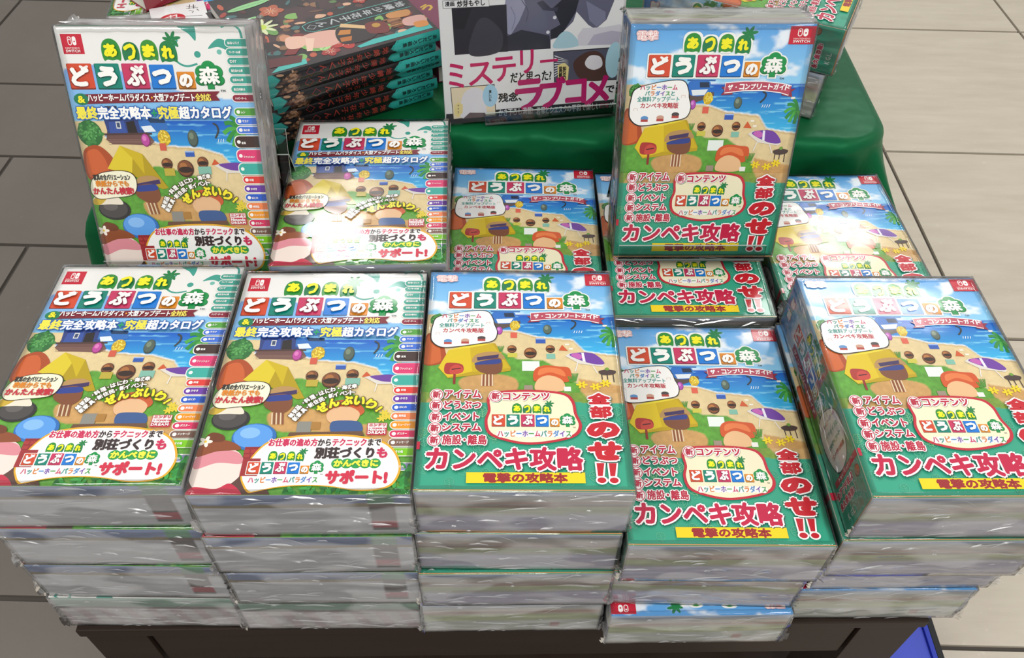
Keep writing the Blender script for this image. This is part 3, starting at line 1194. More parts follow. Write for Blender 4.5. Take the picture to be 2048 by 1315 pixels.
def band_d():
    P = Print((BW, BH))
    gy = c2(900, 152)[1]
    hz = BAND_TOP

    def bg(X, Y):
        n = fbm(X * 0.3, Y * 0.3, 3)
        col = np.array(lin('7a9a3c')) * (0.7 + 0.55 * n[..., None]) + 0 * X[..., None]
        m = soft(X, Y, Pm(c2, [(230, 20), (750, 20), (760, 160), (140, 170)]))
        col = col * (1 - m[..., None]) + np.array(lin('c29a62')) * (0.85 + 0.3 * n[..., None]) * m[..., None]
        m = soft(X, Y, Pm(c2, [(1560, 30), (2060, 60), (2060, 170), (1660, 160)]))
        col = col * (1 - m[..., None]) + np.array(lin('caa26a')) * (0.85 + 0.3 * n[..., None]) * m[..., None]
        g = (Y < gy - 0.6 * np.sin(X * 0.05))[..., None]
        return np.where(g, np.array(lin('36a182')) * (0.95 + 0.1 * fbm(X * 0.03, Y * 0.03)[..., None]), col)

    P.raster(0, 0, BW, BAND_TOP, 1.0, bg)
    rg = random.Random(5)
    P.z += P.STEP
    for i in range(46):
        x, y = rg.uniform(3, BW - 3), rg.uniform(3, gy - 5)
        leaf_outline(P, x, y, rg.uniform(3.5, 5.5), rg.uniform(-0.7, 0.7), '62b593' if i % 3 else '86c48a')
    ys = [92, 190, 296, 398, 505]
    xs = [248, 243, 238, 230, 225]
    ws = [('アイテム', 325, 655, 52, 124), ('どうぶつ', 320, 655, 152, 222), ('イベント', 310, 635, 256, 326), ('システム', 300, 655, 358, 424), ('施設・離島', 302, 708, 460, 545)]
    for x, y, (s, x0, x1, y0, y1) in zip(xs, ys, ws):
        a = c2(x, y)
        badge(P, a)
        P.text(s, R(c2, x0, y0, x1, y1), 'b9213f', 0.34 if s[0] != '施' else 0.25, outline=((0.75, 'f6f2f0'),), shadow=(0.35, -0.45, 1.1, '3a6a58'))
    # cream panel
    pan = Pm(c2, [(715, 120), (800, 62), (1100, 46), (1400, 70), (1500, 140), (1530, 260), (1575, 370), (1520, 460), (1330, 515), (1080, 540), (850, 500), (720, 440), (690, 330), (720, 230)])
    P.poly(pan, 'bf2a3a', True, 6)
    cx, cy = np.mean(pan, 0)
    P.poly([(cx + (x - cx) * 0.935, cy + (y - cy) * 0.92) for x, y in pan], 'eee6c4', True, 6)
    a = c2(790, 105)
    badge(P, a)
    P.text('コンテンツ', R(c2, 862, 78, 1278, 140), 'b9213f', 0.34, outline=((0.75, 'f6f2f0'),), shadow=(0.3, -0.35, 0.9, '9a8f74'))
    logo(P, (c2(755, 325)[0], c2(1100, 380)[1], c2(1515, 320)[0], c2(1150, 150)[1]), False)
    w0, w1 = c2(810, 440)[0], c2(1475, 440)[0]
    yb = c2(1140, 442)[1]
    P.z += P.STEP
    s = 'ハッピーホームパラダイス'
    for i in range(12):
        P.ell(w0 + (w1 - w0) * (i + 0.5) / 12, yb - 0.3, 3.0, 3.0, 'f4f2ea', bump=False, n=14)
    P.text(multi(s), (w0, c2(1140, 472)[1], w1, c2(1140, 414)[1]), bold=0.12)
    # big lettering
    P.text('カンペキ攻略', R(c2, 158, 570, 1575, 770), 'c01f45', 0.85, outline=((1.25, 'f7f3f1'),), shadow=(0.6, -0.7, 2.0, '1f5648'))
    P.rect(R(c2, 522, 790, 1603, 886), 'f2d21c')
    P.text('電撃の攻略本', R(c2, 682, 800, 1440, 880), '9a2a2c', 0.42)
    for ch, x0, y0, x1, y1, b in (('全', 1625, 75, 1828, 178, 0.8), ('部', 1643, 192, 1843, 300, 0.75), ('の', 1612, 330, 1915, 478, 1.7), ('せ', 1622, 505, 1932, 678, 1.5)):
        r = R(c2, x0, y0, x1, y1)
        P.char(ch, (r[0] + r[2]) / 2, (r[1] + r[3]) / 2, r[2] - r[0] - 2 * b, r[3] - r[1] - 2 * b, 0, 'c21f2c', b, outline=((1.15, 'f7f3f1'),), shadow=(0.6, -0.7, b + 1.3, '1f5648'))
    for x in (1745, 1855):
        a0, a1 = c2(x - 8, 700), c2(x - 8, 815)
        d = c2(x + 5, 852)
        for e, cc in ((1.15, 'f7f3f1'), (0, 'c21f2c')):
            P.poly([(a0[0] - 2.7 - e, a0[1] + e), (a0[0] + 2.7 + e, a0[1] + e), (a1[0] + 1.6 + e, a1[1] - e), (a1[0] - 1.6 - e, a1[1] - e)], cc)
            P.ell(d[0], d[1], 3.0 + e, 2.2 + e, cc)
    P.rect((0, c2(60, 592)[1], 2.2, c2(60, 522)[1]), 'b8203a')
    # warm paper edge
    P.rect((0, 0, BW, 0.7), 'c9925a')
    return P.mesh('belly_band')


# spine of the same guide: x runs from head to foot (0..210), y across (0..BT)
def spine_d():
    P = Print((BH, BT - 3.0))
    T = BT - 3.0

    def bg(X, Y):
        n = fbm(X * 0.06 + 30, Y * 0.05)
        n2 = fbm(X * 0.3, Y * 0.3, 3)
        t = np.clip(X / 45, 0, 1)[..., None]
        col = (1 - t) * np.array(lin('3d88d4')) + t * np.array(lin('9ed0ee'))
        col = mixc(col, 'e6f0f6', sm(0.5, 0.7, n) * 0.8)
        bushy = sm(60, 66, X) * (1 - sm(84, 88, X))
        col = mixc(col, '3f7f38', bushy * sm(0.4, 0.6, n2 + 0.1))
        col = mixc(col, 'c2602c', sm(82, 86, X) * (1 - sm(100, 103, X)))
        g = sm(98, 102, X)[..., None]
        col = col * (1 - g) + np.array(lin('5f9d38')) * (0.75 + 0.5 * n2[..., None]) * g
        b = (X > 128)[..., None]
        return np.where(b, np.array(lin('36a182')), col)

    P.raster(0, 0, BH, T, 1.0, bg)
    P.char('電', 12, T * 0.62, 8, 8, -math.pi / 2 + math.pi, 'fbf3f1', 0.4, outline=((0.6, 'd8766f'),))
    P.char('撃', 12, T * 0.38, 8, 8, -math.pi / 2 + math.pi, 'fbf3f1', 0.4, outline=((0.6, 'd8766f'),))
    logo(P, (32, T * 0.30, 118, T * 0.93))
    P.rect((38, T * 0.10, 112, T * 0.25), 'b5475b')
    P.text('ザ・コンプリートガイド', (42, T * 0.13, 108, T * 0.22), 'faf6f4', 0.15)
    # pale balloon and band
    bl = [(118, T * 0.35), (126, T * 0.75), (145, T * 0.86), (165, T * 0.72), (168, T * 0.35), (150, T * 0.16), (128, T * 0.15)]
    P.poly([(143 + (x - 143) * 1.05, T * 0.5 + (y - T * 0.5) * 1.06) for x, y in bl], '26302c', True, 6)
    P.poly(bl, 'e9e8e4', True, 6)
    for i, (s, cc) in enumerate((('ハッピーホーム', 'c83a66'), ('パラダイスと', '2e8f86'), ('全無料アップデート', '2e8f86'), ('カンペキ攻略版', 'b8323c'))):
        n = len(s)
        for j, ch in enumerate(s):
            P.char(ch, 128 + 9 * i, T * (0.74 - 0.5 * (n - 1 - j) / n), 3.6, 3.6, math.pi / 2, cc if cc != 'c83a66' else MULTI[j % 6], 0.1)
    P.rect((170, T * 0.12, 175, T), 'b8203a')
    for i, ch in enumerate('NINTENDO'):
        P.char(ch, 172.5, T * (0.30 + 0.06 * i), 1.8, 2.0, math.pi / 2, 'f6e6e4', 0.05)
    for k, s in enumerate(('全アプデ収録', '永久保存版!')):
        for j, ch in enumerate(s):
            P.char(ch, 181 + 9 * k, T * (0.12 + 0.105 * j), 4.4, 5.2, math.pi / 2, 'c01f45', 0.35, outline=((0.6, 'f7f3f1'),))
    ball(P, 183, T * 0.86, 4.6, 4.4, '5a3420', '9a6238', 'b87c4a')
    for j, ch in enumerate('KGL'):
        P.char(ch, 201, T * (0.25 + 0.09 * j), 3.0, 4.6, math.pi / 2, 'c9e0d4', 0.15)
    P.rect((208.8, 0, 210, T), 'c9925a')
    return P.mesh('spine_art')


# ------------------------------------------------------------------ cover B: white-topped catalogue with index tabs
SH_N = Sheet([(493, 535), (851, 541), (821, 986), (367, 988)])
n1_ = SH_N.at(360, 530, 2.739)
n2_ = SH_N.at(370, 780, 4.18)


def along(P, fn, s, pts, w, h, col, bold, outline, cols=None):
    """letters set along a curve"""
    C = np.array(spline(Pm(fn, pts), 16, False))
    d = np.linalg.norm(np.diff(C, axis=0), axis=1)
    L = np.concatenate([[0], np.cumsum(d)])
    P.z += 2 * P.STEP
    z0 = P.z
    for i, ch in enumerate(s):
        t = L[-1] * (i + 0.5) / len(s)
        k = min(np.searchsorted(L, t), len(C) - 1)
        a, b = C[max(k - 3, 0)], C[min(k + 3, len(C) - 1)]
        rot = math.atan2(b[1] - a[1], b[0] - a[0])
        x, y = C[k]
        P.char(ch, x, y, w, h, rot, cols[i] if cols else col, bold, outline)


def cover_n():
    P = Print((BW, BH))
    hz = n1_(900, 388)[1]
    sea = Pm(n1_, [(560, 388), (1400, 388), (1400, 610), (1200, 598), (1115, 592), (1075, 545), (950, 512), (760, 500), (640, 470), (400, 455)])
    sea = [(x, hz + 0.4 if i < 2 else y) for i, (x, y) in enumerate(sea)]
    grass = [Pm(n1_, [(100, 640), (300, 640), (560, 640), (640, 600), (720, 610), (900, 660), (1000, 720), (1100, 800), (1300, 860), (1350, 1300), (-100, 1300), (-50, 800)])]
    dirt = [spline(Pm(n1_, [(480, 800), (620, 760), (800, 790), (960, 830), (900, 900), (700, 900), (520, 890)]), 5),
            spline(Pm(n1_, [(1000, 860), (1150, 900), (1160, 960), (1040, 950)]), 5)]
    sky = Pm(n1_, [(180, 330), (330, 168), (470, 152), (620, 175), (800, 235), (1000, 282), (1160, 300), (1400, 300), (1400, 420), (180, 420)])

    def bg(X, Y):
        col = beach(X, Y, sea, None, hz, hz + 60, grass, dirt)
        m = soft(X, Y, sky, 0.4)
        up = (Y > hz)
        t = np.clip((Y - hz) / 45, 0, 1)[..., None]
        skyc = (1 - t) * np.array(lin('86c6ee')) + t * np.array(lin('7fa8e4'))
        white = np.array(lin('e9e8e4')) + 0 * X[..., None]
        top = white * (1 - m[..., None]) + skyc * m[..., None]
        return np.where(up[..., None], top, col)

    P.raster(0, 0, BW, BH, 0.8, bg)
    # swirl of teal leaves at the top corner
    for pts in ([(1000, 20), (1085, 15), (1080, 75), (1050, 50)], [(1135, 105), (1190, 72), (1235, 80), (1255, 118), (1190, 100)]):
        P.poly(Pm(n1_, pts), '3f9c8c', True)
    P.stroke(Pm(n1_, [(985, 70), (950, 110), (955, 150), (1000, 168), (1060, 160)]), 1.6, '3f9c8c')
    P.stroke(Pm(n1_, [(1225, 30), (1275, 18), (1315, 40), (1322, 75)]), 1.8, '3f9c8c')
    a = n1_(1072, 125)
    P.ell(a[0], a[1], 2.6, 2.6, '3f9c8c')
    a = n1_(1190, 118)
    P.ell(a[0], a[1], 2.0, 2.0, '6fb8aa')
    console_logo(P, R(n1_, 372, 41, 484, 114))
    logo(P, (n1_(334, 205)[0], n1_(760, 256)[1], n1_(1192, 190)[0], n1_(760, 46)[1]), False)
    # scenery
    P.poly(Pm(n1_, [(405, 470), (430, 430), (660, 430), (690, 480), (660, 500), (430, 490)]), '6a4a44')
    for k in range(4):
        P.stroke(Pm(n1_, [(410, 470 + 7 * k), (688, 474 + 7 * k)]), 0.4, '8a6a5c', smooth=False)
    P.poly(Pm(n1_, [(440, 345), (640, 345), (650, 440), (430, 440)]), '2d3f7a')
    P.poly(Pm(n1_, [(460, 390), (550, 384), (545, 440), (440, 445)]), '35509a')
    P.rect(R(n1_, 496, 388, 524, 420), 'd8d8d4')
    P.rect(R(n1_, 501, 393, 519, 415), '3a4a6a')
    P.poly(Pm(n1_, [(470, 320), (540, 320), (530, 372), (480, 372)]), '4a4a58')
    P.poly(Pm(n1_, [(560, 392), (610, 385), (608, 440), (552, 440)]), '241e1c')
    P.poly(Pm(n1_, [(635, 378), (790, 378), (800, 425), (700, 440), (630, 425)]), '2f6db8')
    P.poly(Pm(n1_, [(690, 375), (790, 380), (790, 398), (700, 396)]), '1e3a5c')
    P.poly(Pm(n1_, [(640, 412), (700, 408), (720, 436), (650, 438)]), 'dfe8ee')
    P.stroke(Pm(n1_, [(405, 445), (690, 445)]), 1.6, '4a3430', smooth=False)
    P.poly(Pm(n1_, [(900, 386), (990, 374), (1100, 377), (1125, 388)]), '4a86b4', True)
    a = n1_(322, 440)
    bush(P, a[0], a[1], 10, 11, '2c6a34', '3f8240', '5aa055', 9, 40)
    a = n1_(1215, 440)
    palm(P, a[0], a[1], 14)
    P.poly(Pm(n1_, [(195, 660), (225, 540), (280, 500), (350, 500), (400, 560), (390, 640), (300, 660)]), 'a84a22', True)
    P.poly(Pm(n1_, [(210, 650), (240, 545), (285, 515), (330, 520), (350, 580), (320, 650)]), 'c65f30', True)
    P.poly(Pm(n1_, [(340, 610), (470, 498), (590, 540), (682, 715), (640, 720), (490, 650)]), 'b09610')
    P.poly(Pm(n1_, [(340, 610), (470, 498), (520, 560), (480, 640)]), 'd8c22c')
    P.poly(Pm(n1_, [(470, 498), (590, 540), (560, 640), (520, 560)]), 'c8ae1a')
    # goods in place of figures
    a = n1_(640, 475)
    ball(P, a[0], a[1], 3.6, 5.5, '8a2f6a', 'b8489a', 'd878b8')
    a = n1_(755, 465)
    bush(P, a[0], a[1], 5.2, 6.6, 'c4a020', 'e4c93a', 'f2e27a', 4, 18)
    P.rect(R(n1_, 712, 490, 750, 525), 'cc5a44')
    a = n1_(925, 470)
    ball(P, a[0], a[1], 4.2, 7.2, '38463e', '505f54', '74846f')
    P.rect(R(n1_, 853, 528, 908, 556), '3058ac')
    P.rect(R(n1_, 853, 528, 908, 535), '9fb8e2')
    for x, y, s in ((722, 590, 1.0), (945, 585, 1.0), (828, 615, 1.5)):
        a = n1_(x, y)
        ball(P, a[0], a[1], 4.6 * s, 5.0 * s, '4a2a1a', '7d4a2a', 'a86c3a')
        P.ell(a[0], a[1] - 0.6 * s, 3.9 * s, 1.8 * s, '33221a')
    P.rect(R(n1_, 690, 612, 755, 650), 'b8a63c')
    P.rect(R(n1_, 905, 605, 985, 645), '7fb4a2')
    P.stroke(Pm(n1_, [(1060, 470), (1085, 440), (1085, 415), (1065, 402)]), 1.4, '3a3c38')
    for dx in (0, 15, 30):
        P.stroke(Pm(n1_, [(1070 + dx, 490), (1078 + dx, 474)]), 0.45, 'f0f6fa', smooth=False)
    P.poly(Pm(n1_, [(995, 598), (1022, 570), (1052, 600)]), 'c8562c')
    P.poly(Pm(n1_, [(1010, 600), (1060, 590), (1220, 622), (1190, 640), (1080, 640)]), 'd8d2c8')
    P.poly(Pm(n1_, [(1040, 598), (1090, 590), (1170, 590), (1215, 625), (1110, 625)]), '6a3d98', True)
    P.stroke(Pm(n1_, [(1080, 635), (1066, 680)]), 0.8, 'e4e0d8', smooth=False)
    P.stroke(Pm(n1_, [(1160, 635), (1180, 680)]), 0.8, 'e4e0d8', smooth=False)
    P.poly(Pm(n1_, [(465, 700), (520, 655), (610, 650), (648, 680), (560, 705)]), 'b28c58', True)
    P.poly(Pm(n1_, [(480, 690), (640, 668), (640, 690), (500, 712)]), '40305c')
    P.poly(Pm(n1_, [(462, 760), (470, 710), (560, 690), (612, 710), (605, 770), (540, 800)]), '7d4a2e', True)
    P.poly(Pm(n1_, [(470, 730), (490, 702), (600, 695), (608, 722), (540, 730)]), '2c3f8c', True)
    for k in range(6):
        P.poly(Pm(n1_, [(500 + 12 * k, 795), (508 + 12 * k, 795), (506 + 12 * k, 860), (498 + 12 * k, 860)]), ('dcc4a4', '8a5038')[k % 2])
    P.poly(Pm(n1_, [(800, 780), (830, 740), (910, 725), (980, 745), (1012, 790), (960, 820), (830, 810)]), 'c4592e', True)
    P.poly(Pm(n1_, [(805, 800), (850, 770), (930, 765), (985, 800), (960, 850), (870, 860), (815, 845)]), 'e0b488', True)
    P.poly(Pm(n1_, [(830, 850), (900, 840), (985, 850), (990, 905), (840, 910)]), '3d5a8c', True)
    P.rect(R(n1_, 640, 845, 720, 910), '8a8880')
    P.rect(R(n1_, 718, 848, 770, 888), 'a87a3a')
    P.poly(Pm(n1_, [(600, 905), (1000, 900), (1010, 925), (590, 925)]), '6a4c38')
    for x, y in ((1120, 800), (1140, 820), (1105, 830)):
        a = n1_(x, y)
        P.z += P.STEP
        for k in range(6):
            P.ell(a[0] + 1.8 * math.cos(k * 1.05), a[1] + 1.6 * math.sin(k * 1.05), 1.8, 0.8, 'dcc63a', k * 1.05, 8, bump=False)
    # big soft shapes at the lower corner: boulder, log, cushion, parasol
    ball(P, *n1_(275, 830), 13.5, 9.5, '2e2c2c', '4a4644', '625d5a')
    P.poly(Pm(n1_, [(160, 800), (175, 760), (270, 745), (330, 760), (345, 800), (260, 800)]), 'e6dcc8', True)
    P.poly(Pm(n1_, [(155, 800), (160, 775), (215, 750), (260, 760), (200, 800)]), 'c8a83a', True)
    ball(P, *n1_(405, 930), 15.5, 11.5, '2f6cb4', '5a9ae0', '84b8ee')
    P.rect(R(n1_, 340, 985, 545, 1130), '8f2a2e')
    for k in range(5):
        for j in range(5):
            P.rect(R(n1_, 350 + 38 * k, 1000 + 26 * j, 380 + 38 * k, 1018 + 26 * j), 'a83a38', bump=(k == 0 and j == 0))
    P.poly(Pm(n1_, [(-40, 1300), (100, 1140), (300, 1120), (460, 1200), (440, 1300)]), '5c4038', True)
    P.poly(Pm(n1_, [(40, 1160), (60, 1060), (160, 1000), (290, 1000), (345, 1050), (340, 1130), (240, 1210), (90, 1230)]), 'ead9cf', True)
    P.poly(Pm(n1_, [(75, 1110), (80, 1050), (170, 1010), (290, 1008), (340, 1040), (330, 1080), (200, 1075)]), 'd88a94', True)
    P.poly(Pm(n1_, [(85, 1040), (110, 975), (200, 945), (290, 960), (330, 1000), (200, 1010)]), '8a4a2a', True)
    P.poly(Pm(n1_, [(130, 950), (170, 905), (235, 920), (230, 955)]), '6e3a20', True)
    a = n1_(135, 955)
    P.z += P.STEP
    for k in range(5):
        P.ell(a[0] + 2.4 * math.cos(k * 1.257), a[1] + 2.2 * math.sin(k * 1.257), 2.6, 1.4, 'f2eadc', k * 1.257, 10, bump=False)
    P.ell(a[0], a[1], 1.0, 1.0, 'e4c040')
    P.poly(Pm(n1_, [(25, 1240), (70, 1210), (190, 1220), (270, 1190), (330, 1240), (300, 1262), (20, 1262)]), 'c03048', True)
    # maroon ribbon
    P.poly(Pm(n1_, [(345, 270), (1148, 268), (1122, 285), (1138, 306), (335, 310)]), '7a1f2c')
    a = n1_(357, 290)
    P.ell(a[0], a[1], 6.0, 4.6, '1f7a52')
    P.text('&', (a[0] - 2.6, a[1] - 2.6, a[0] + 2.8, a[1] + 2.6), 'f0e42a', 0.3)
    P.text([('ハッピーホームパラダイス', 'f6f3f0'), ('・', 'f0b030'), ('大型アップデート', 'f6f3f0'), ('全対応', 'f0e060')], R(n1_, 398, 272, 1092, 303), bold=0.2)
    P.text([('最終', 'eee04a'), ('完全攻略本', 'f6f6f2'), ('+', '1f9a62'), ('究極', 'eee04a'), ('超カタログ', 'f6f6f2')], R(n1_, 298, 325, 1190, 378), bold=0.38,
           outline=((0.8, '2458a8'),))
    # index tabs
    tabs = [(72, 99, '3f9c8c', '無人島へようこそ'), (106, 132, '3f9c8c', 'プレイヤーの心得'), (140, 166, '3f9c8c', 'DIY'), (174, 202, '3f9c8c', '島生活の心得'), (210, 238, '3f9c8c', '住民の心得'),
            (247, 276, '3f9c8c', '島生活を極める'), (284, 312, '8a1f38', 'ハッピーホーム'), (340, 371, '4f9a3a', 'ムシ'), (381, 410, '3f6fd0', 'サカナ'), (420, 450, '3f6fd0', '海の幸'),
            (463, 516, '3f2a26', '家具'), (527, 584, 'd83a70', 'ファッション'), (593, 648, '3aa79a', ''), (658, 694, 'd83a34', '料理'), (704, 742, '6a38a0', 'かせき'),
            (752, 790, '2458c0', 'はにわ'), (801, 838, 'e8804c', '美術品'), (848, 888, 'e8941c', 'ミュージック'), (898, 936, 'd02f5c', 'ポスター'), (946, 985, '7a5a4c', 'メッセージ'), (997, 1038, '7ac01e', 'その他'),
            (1080, 1118, '8a8fb4', 'さくいん')]
    xl = n1_(1200, 600)[0] - 3.0
    for i, (y0, y1, cc, s) in enumerate(tabs):
        ya, yb = n1_(1260, y1)[1], n1_(1260, y0)[1]
        x0 = xl + (0.8 if i < 10 else (-2.2 if 12 >= i >= 10 else 0.0))
        P.rrect((x0 - 0.6, ya - 0.6, BW, yb + 0.6), 4, 'eceae4', True)
        P.rrect((x0, ya, BW, yb), 4, cc, True)
        h = (yb - ya)
        ty = ya + h * 0.32
        if i >= 7:
            P.ell(x0 + 3.0, ya + h / 2, 1.5, min(1.5, h * 0.36), 'f2efea')
        L_ = min(len(s) * 1.7, 9)
        if s:
            P.text(s, (x0 + (5.4 if i >= 7 else 2.2), ty, x0 + (5.4 if i >= 7 else 2.2) + L_, ty + min(h * 0.36, 2.0)), 'f2efea', 0.06)
    # cream balloon
    bl = Pm(n1_, [(178, 715), (215, 665), (290, 632), (400, 622), (470, 632), (492, 665), (470, 720), (420, 750), (300, 762), (215, 768), (180, 750)])
    cx, cy = np.mean(bl, 0)
    P.poly([(cx + (x - cx) * 1.03, cy + (y - cy) * 1.05) for x, y in bl], '3a3026', True, 6)
    P.poly(bl, 'f0ecd0', True, 6)
    P.text('家具の全バリエーション', R(n1_, 228, 638, 462, 668), '2a2622', 0.16)
    P.text('表紙からでも', R(n1_, 226, 670, 436, 702), 'd8821e', 0.26)
    P.text('かんたん検索!', R(n1_, 192, 706, 452, 744), 'bf2838', 0.3)
    # slanted praise lines
    dk = '4a3a24'
    along(P, n1_, '美術品・料理・はにわ・海の幸', [(600, 825), (690, 735), (820, 676), (968, 652)], 3.6, 3.8, 'f6f4ee', 0.2, ((0.55, dk),))
    along(P, n1_, '新家具・新住民・新イベント', [(622, 842), (712, 760), (830, 706), (955, 686)], 3.6, 3.8, 'f6f4ee', 0.2, ((0.55, dk),))
    along(P, n1_, 'ぜんぶいり!', [(742, 795), (850, 742), (985, 735), (1080, 772), (1125, 812)], 7.2, 7.4, 'f0e22a', 0.55, ((0.8, '5a4a18'),))
    # magazine badge
    r = R(n1_, 1026, 856, 1135, 925)
    P.rrect(r, 0.8, 'c24a56')
    P.rect((r[0] + 0.5, r[1] + 0.5, r[2] - 0.5, r[3] - 0.5), 'f2ebe8')
    h = r[3] - r[1]
    P.text('ニンドリ', (r[0] + 1.4, r[1] + h * 0.70, r[2] - 1.4, r[3] - 1.0), 'c02840', 0.2)
    P.rect((r[0] + 0.5, r[1] + 0.5, r[2] - 0.5, r[1] + h * 0.60), 'c02840')
    P.text('Nintendo', (r[0] + 1.0, r[1] + h * 0.34, r[2] - 1.0, r[1] + h * 0.56), 'f6f0ee', 0.16)
    P.text('DREAM', (r[0] + 1.0, r[1] + h * 0.09, r[2] - 1.0, r[1] + h * 0.27), 'f6f0ee', 0.16)
    # leaves at the foot
    rg = random.Random(8)
    P.z += P.STEP
    for i in range(60):
        x, y = rg.uniform(60, 147), rg.uniform(0, 5)
        if i > 35:
            x, y = rg.uniform(134, 147), rg.uniform(0, 24)
        P.ell(x, y, 3.0, 1.5, ('2f8a3a', '3fa048', '257033')[i % 3], rg.uniform(0, 3.1), 8, bump=False)
    # white balloon with golden rim
    bl = Pm(n2_, [(480, 700), (560, 560), (700, 430), (900, 385), (1150, 372), (1400, 380), (1620, 420), (1730, 490), (1785, 600), (1780, 690), (1720, 780), (1600, 820), (1420, 825), (1220, 795),
                  (1000, 785), (780, 800), (600, 835), (540, 840), (500, 790)])
    cx, cy = np.mean(bl, 0)
    P.poly([(cx + (x - cx) * 1.025 + 0.2, cy + (y - cy) * 1.06) for x, y in bl], 'e0a82c', True, 6)
    P.poly(bl, 'f4f3f0', True, 6)
    P.rect(R(n2_, 470, 560, 620, 710), '9c3034')
    pk, dkk = 'c83058', '3c2e30'
    P.text([('お仕事の進め方', pk), ('から', dkk), ('テクニック', pk), ('まで', dkk)], R(n2_, 705, 396, 1640, 458), bold=0.3, outline=((0.5, 'f4f3f0'),))
    P.text([('別荘づくり', dkk), ('も', pk)], R(n2_, 1095, 472, 1692, 560), bold=0.55)
    w0, w1 = n2_(1240, 605)[0], n2_(1630, 600)[0]
    yb = n2_(1430, 605)[1]
    P.z += P.STEP
    for i in range(5):
        P.ell(w0 + (w1 - w0) * (i + 0.5) / 5, yb, 4.2, 4.0, '2f9a4e', bump=False)
    P.text('かんぺきに', (w0 + 1, yb - 2.5, w1 - 1, yb + 2.5), 'f2ea4a', 0.4)
    P.text('サポート!', R(n2_, 1185, 668, 1690, 775), 'cc2f48', 0.75)
    logo(P, (n2_(520, 640)[0], n2_(840, 694)[1], n2_(1168, 630)[0], n2_(860, 480)[1]), True)
    w0, w1 = n2_(530, 745)[0], n2_(1112, 740)[0]
    yb = n2_(820, 745)[1]
    P.z += P.STEP
    for i in range(12):
        P.ell(w0 + (w1 - w0) * (i + 0.5) / 12, yb, 2.6, 2.8, 'f6f5f0', bump=False, n=12)
    P.text(multi('ハッピーホームパラダイス'), (w0, yb - 2.4, w1, yb + 2.4), bold=0.14)
    return P.mesh('cover_art')


# ------------------------------------------------------------------ guide books
def u_cover(name, w, h, t, th=0.0004, open_side=1):
    """front board, spine and back board in one bent card; spine on -x"""
    s = open_side
    bm = bmesh.new()
    x0, x1 = (-w / 2, w / 2)
    for (a, b, c, d) in ((x0, x1, 0, th), (x0, x1, t - th, t)):
        m = bmesh.ops.create_cube(bm, size=1)['verts']
        for v in m:
            v.co = Vector((a if v.co.x < 0 else b, (-h / 2 if v.co.y < 0 else h / 2), c if v.co.z < 0 else d))
    m = bmesh.ops.create_cube(bm, size=1)['verts']
    xs = (x0, x0 + th) if s > 0 else (x1 - th, x1)
    for v in m:
        v.co = Vector((xs[0] if v.co.x < 0 else xs[1], (-h / 2 if v.co.y < 0 else h / 2), th if v.co.z < 0 else t - th))
    me = bpy.data.meshes.new(name)
    bm.to_mesh(me)
    bm.free()
    return me


def page_block(name, w, h, t, z0, foot, head, fore, wav=0.0):
    """paper block; foot/head/fore give a colour for (along 0..1, height 0..1)"""
    V, F, C = [], [], []

    def face(org, du, dv, nu, nv, fn):
        b = len(V)
        for j in range(nv + 1):
            for i in range(nu + 1):
                u, v = i / nu, j / nv
                V.append(tuple(org[k] + du[k] * u + dv[k] * v for k in range(3)))
                C.append(lin(fn(u, v)))
        for j in range(nv):
            for i in range(nu):
                a = b + j * (nu + 1) + i
                F.append((a, a + 1, a + nu + 2, a + nu + 1))
    paper = lambda u, v: 'cfccc6'
    face((-w / 2, -h / 2, z0), (w, 0, 0), (0, 0, t), 74, 44, foot)
    face((w / 2, h / 2, z0), (-w, 0, 0), (0, 0, t), 74, 44, head)
    face((w / 2, -h / 2, z0), (0, h, 0), (0, 0, t), 84, 30, fore)
    face((-w / 2, h / 2, z0), (0, -h, 0), (0, 0, t), 1, 1, paper)
    face((-w / 2, -h / 2, z0 + t), (w, 0, 0), (0, h, 0), 1, 1, paper)
    face((-w / 2, h / 2, z0), (w, 0, 0), (0, -h, 0), 1, 1, paper)
    return mesh_np(name, V, np.array(F), np.array(C))


def bandfn(stops, wob=0.012):
    def fn(u, v):
        q = v + wob * math.sin(u * 5.1 + 0.6) + 0.5 * wob * math.sin(u * 13)
        for lim, c in stops:
            if q >= lim:
                return c
        return stops[-1][1]
    return fn


d_foot = bandfn([(0.93, '8493ae'), (0.86, 'a3a5ac'), (0.74, 'b3aca3'), (0.70, 'b99a90'), (0.66, 'a39c94'), (0.61, '9c7f74'), (0.47, 'a9b187'), (0.40, 'b3b3a6'), (-1, 'c0bcd0')])
_dh = bandfn([(0.90, '93a6c0'), (0.80, 'bcc0c4'), (0.70, 'cac2b6'), (0.64, 'bc9688'), (0.58, 'c8bdaa'), (0.36, 'c2ca9e'), (-1, 'd3d7ce')])
_nf = bandfn([(0.76, '7485aa'), (0.68, '8a7a58'), (-1, 'd2d2d6')])
_nh = bandfn([(0.68, '86a894'), (0.60, '887c7a'), (-1, 'dcd8d7')], 0.004)


def d_head(u, v):
    if 0.72 < u < 0.78 and 0.10 < v < 0.26:
        return 'c89a98'
    return _dh(u, v)


def n_foot(u, v):
    if 0.80 < u < 0.93:
        if v > 0.76:
            return '5a9270'
        if v > 0.68:
            return '6a5048'
        if v > 0.34:
            return '55504e'
        if v > 0.14:
            return 'b44c58'
        if v > 0.07:
            return '6a6a66'
    return _nf(u, v)


def n_head(u, v):
    if v < 0.60 and (int((u + 0.10 * v) * 15) % 2 == 0):
        return 'd0c0c2'
    return _nh(u, v)


def n_fore(u, v):
    if 0.42 < v < 0.52 and int(u * 21) % 5 == 0 and u > 0.3:
        return '8c8a8a'
    return 'd9d4d4' if int((u * 1.6 + v * 0.2) * 16) % 2 else 'd0cdce'


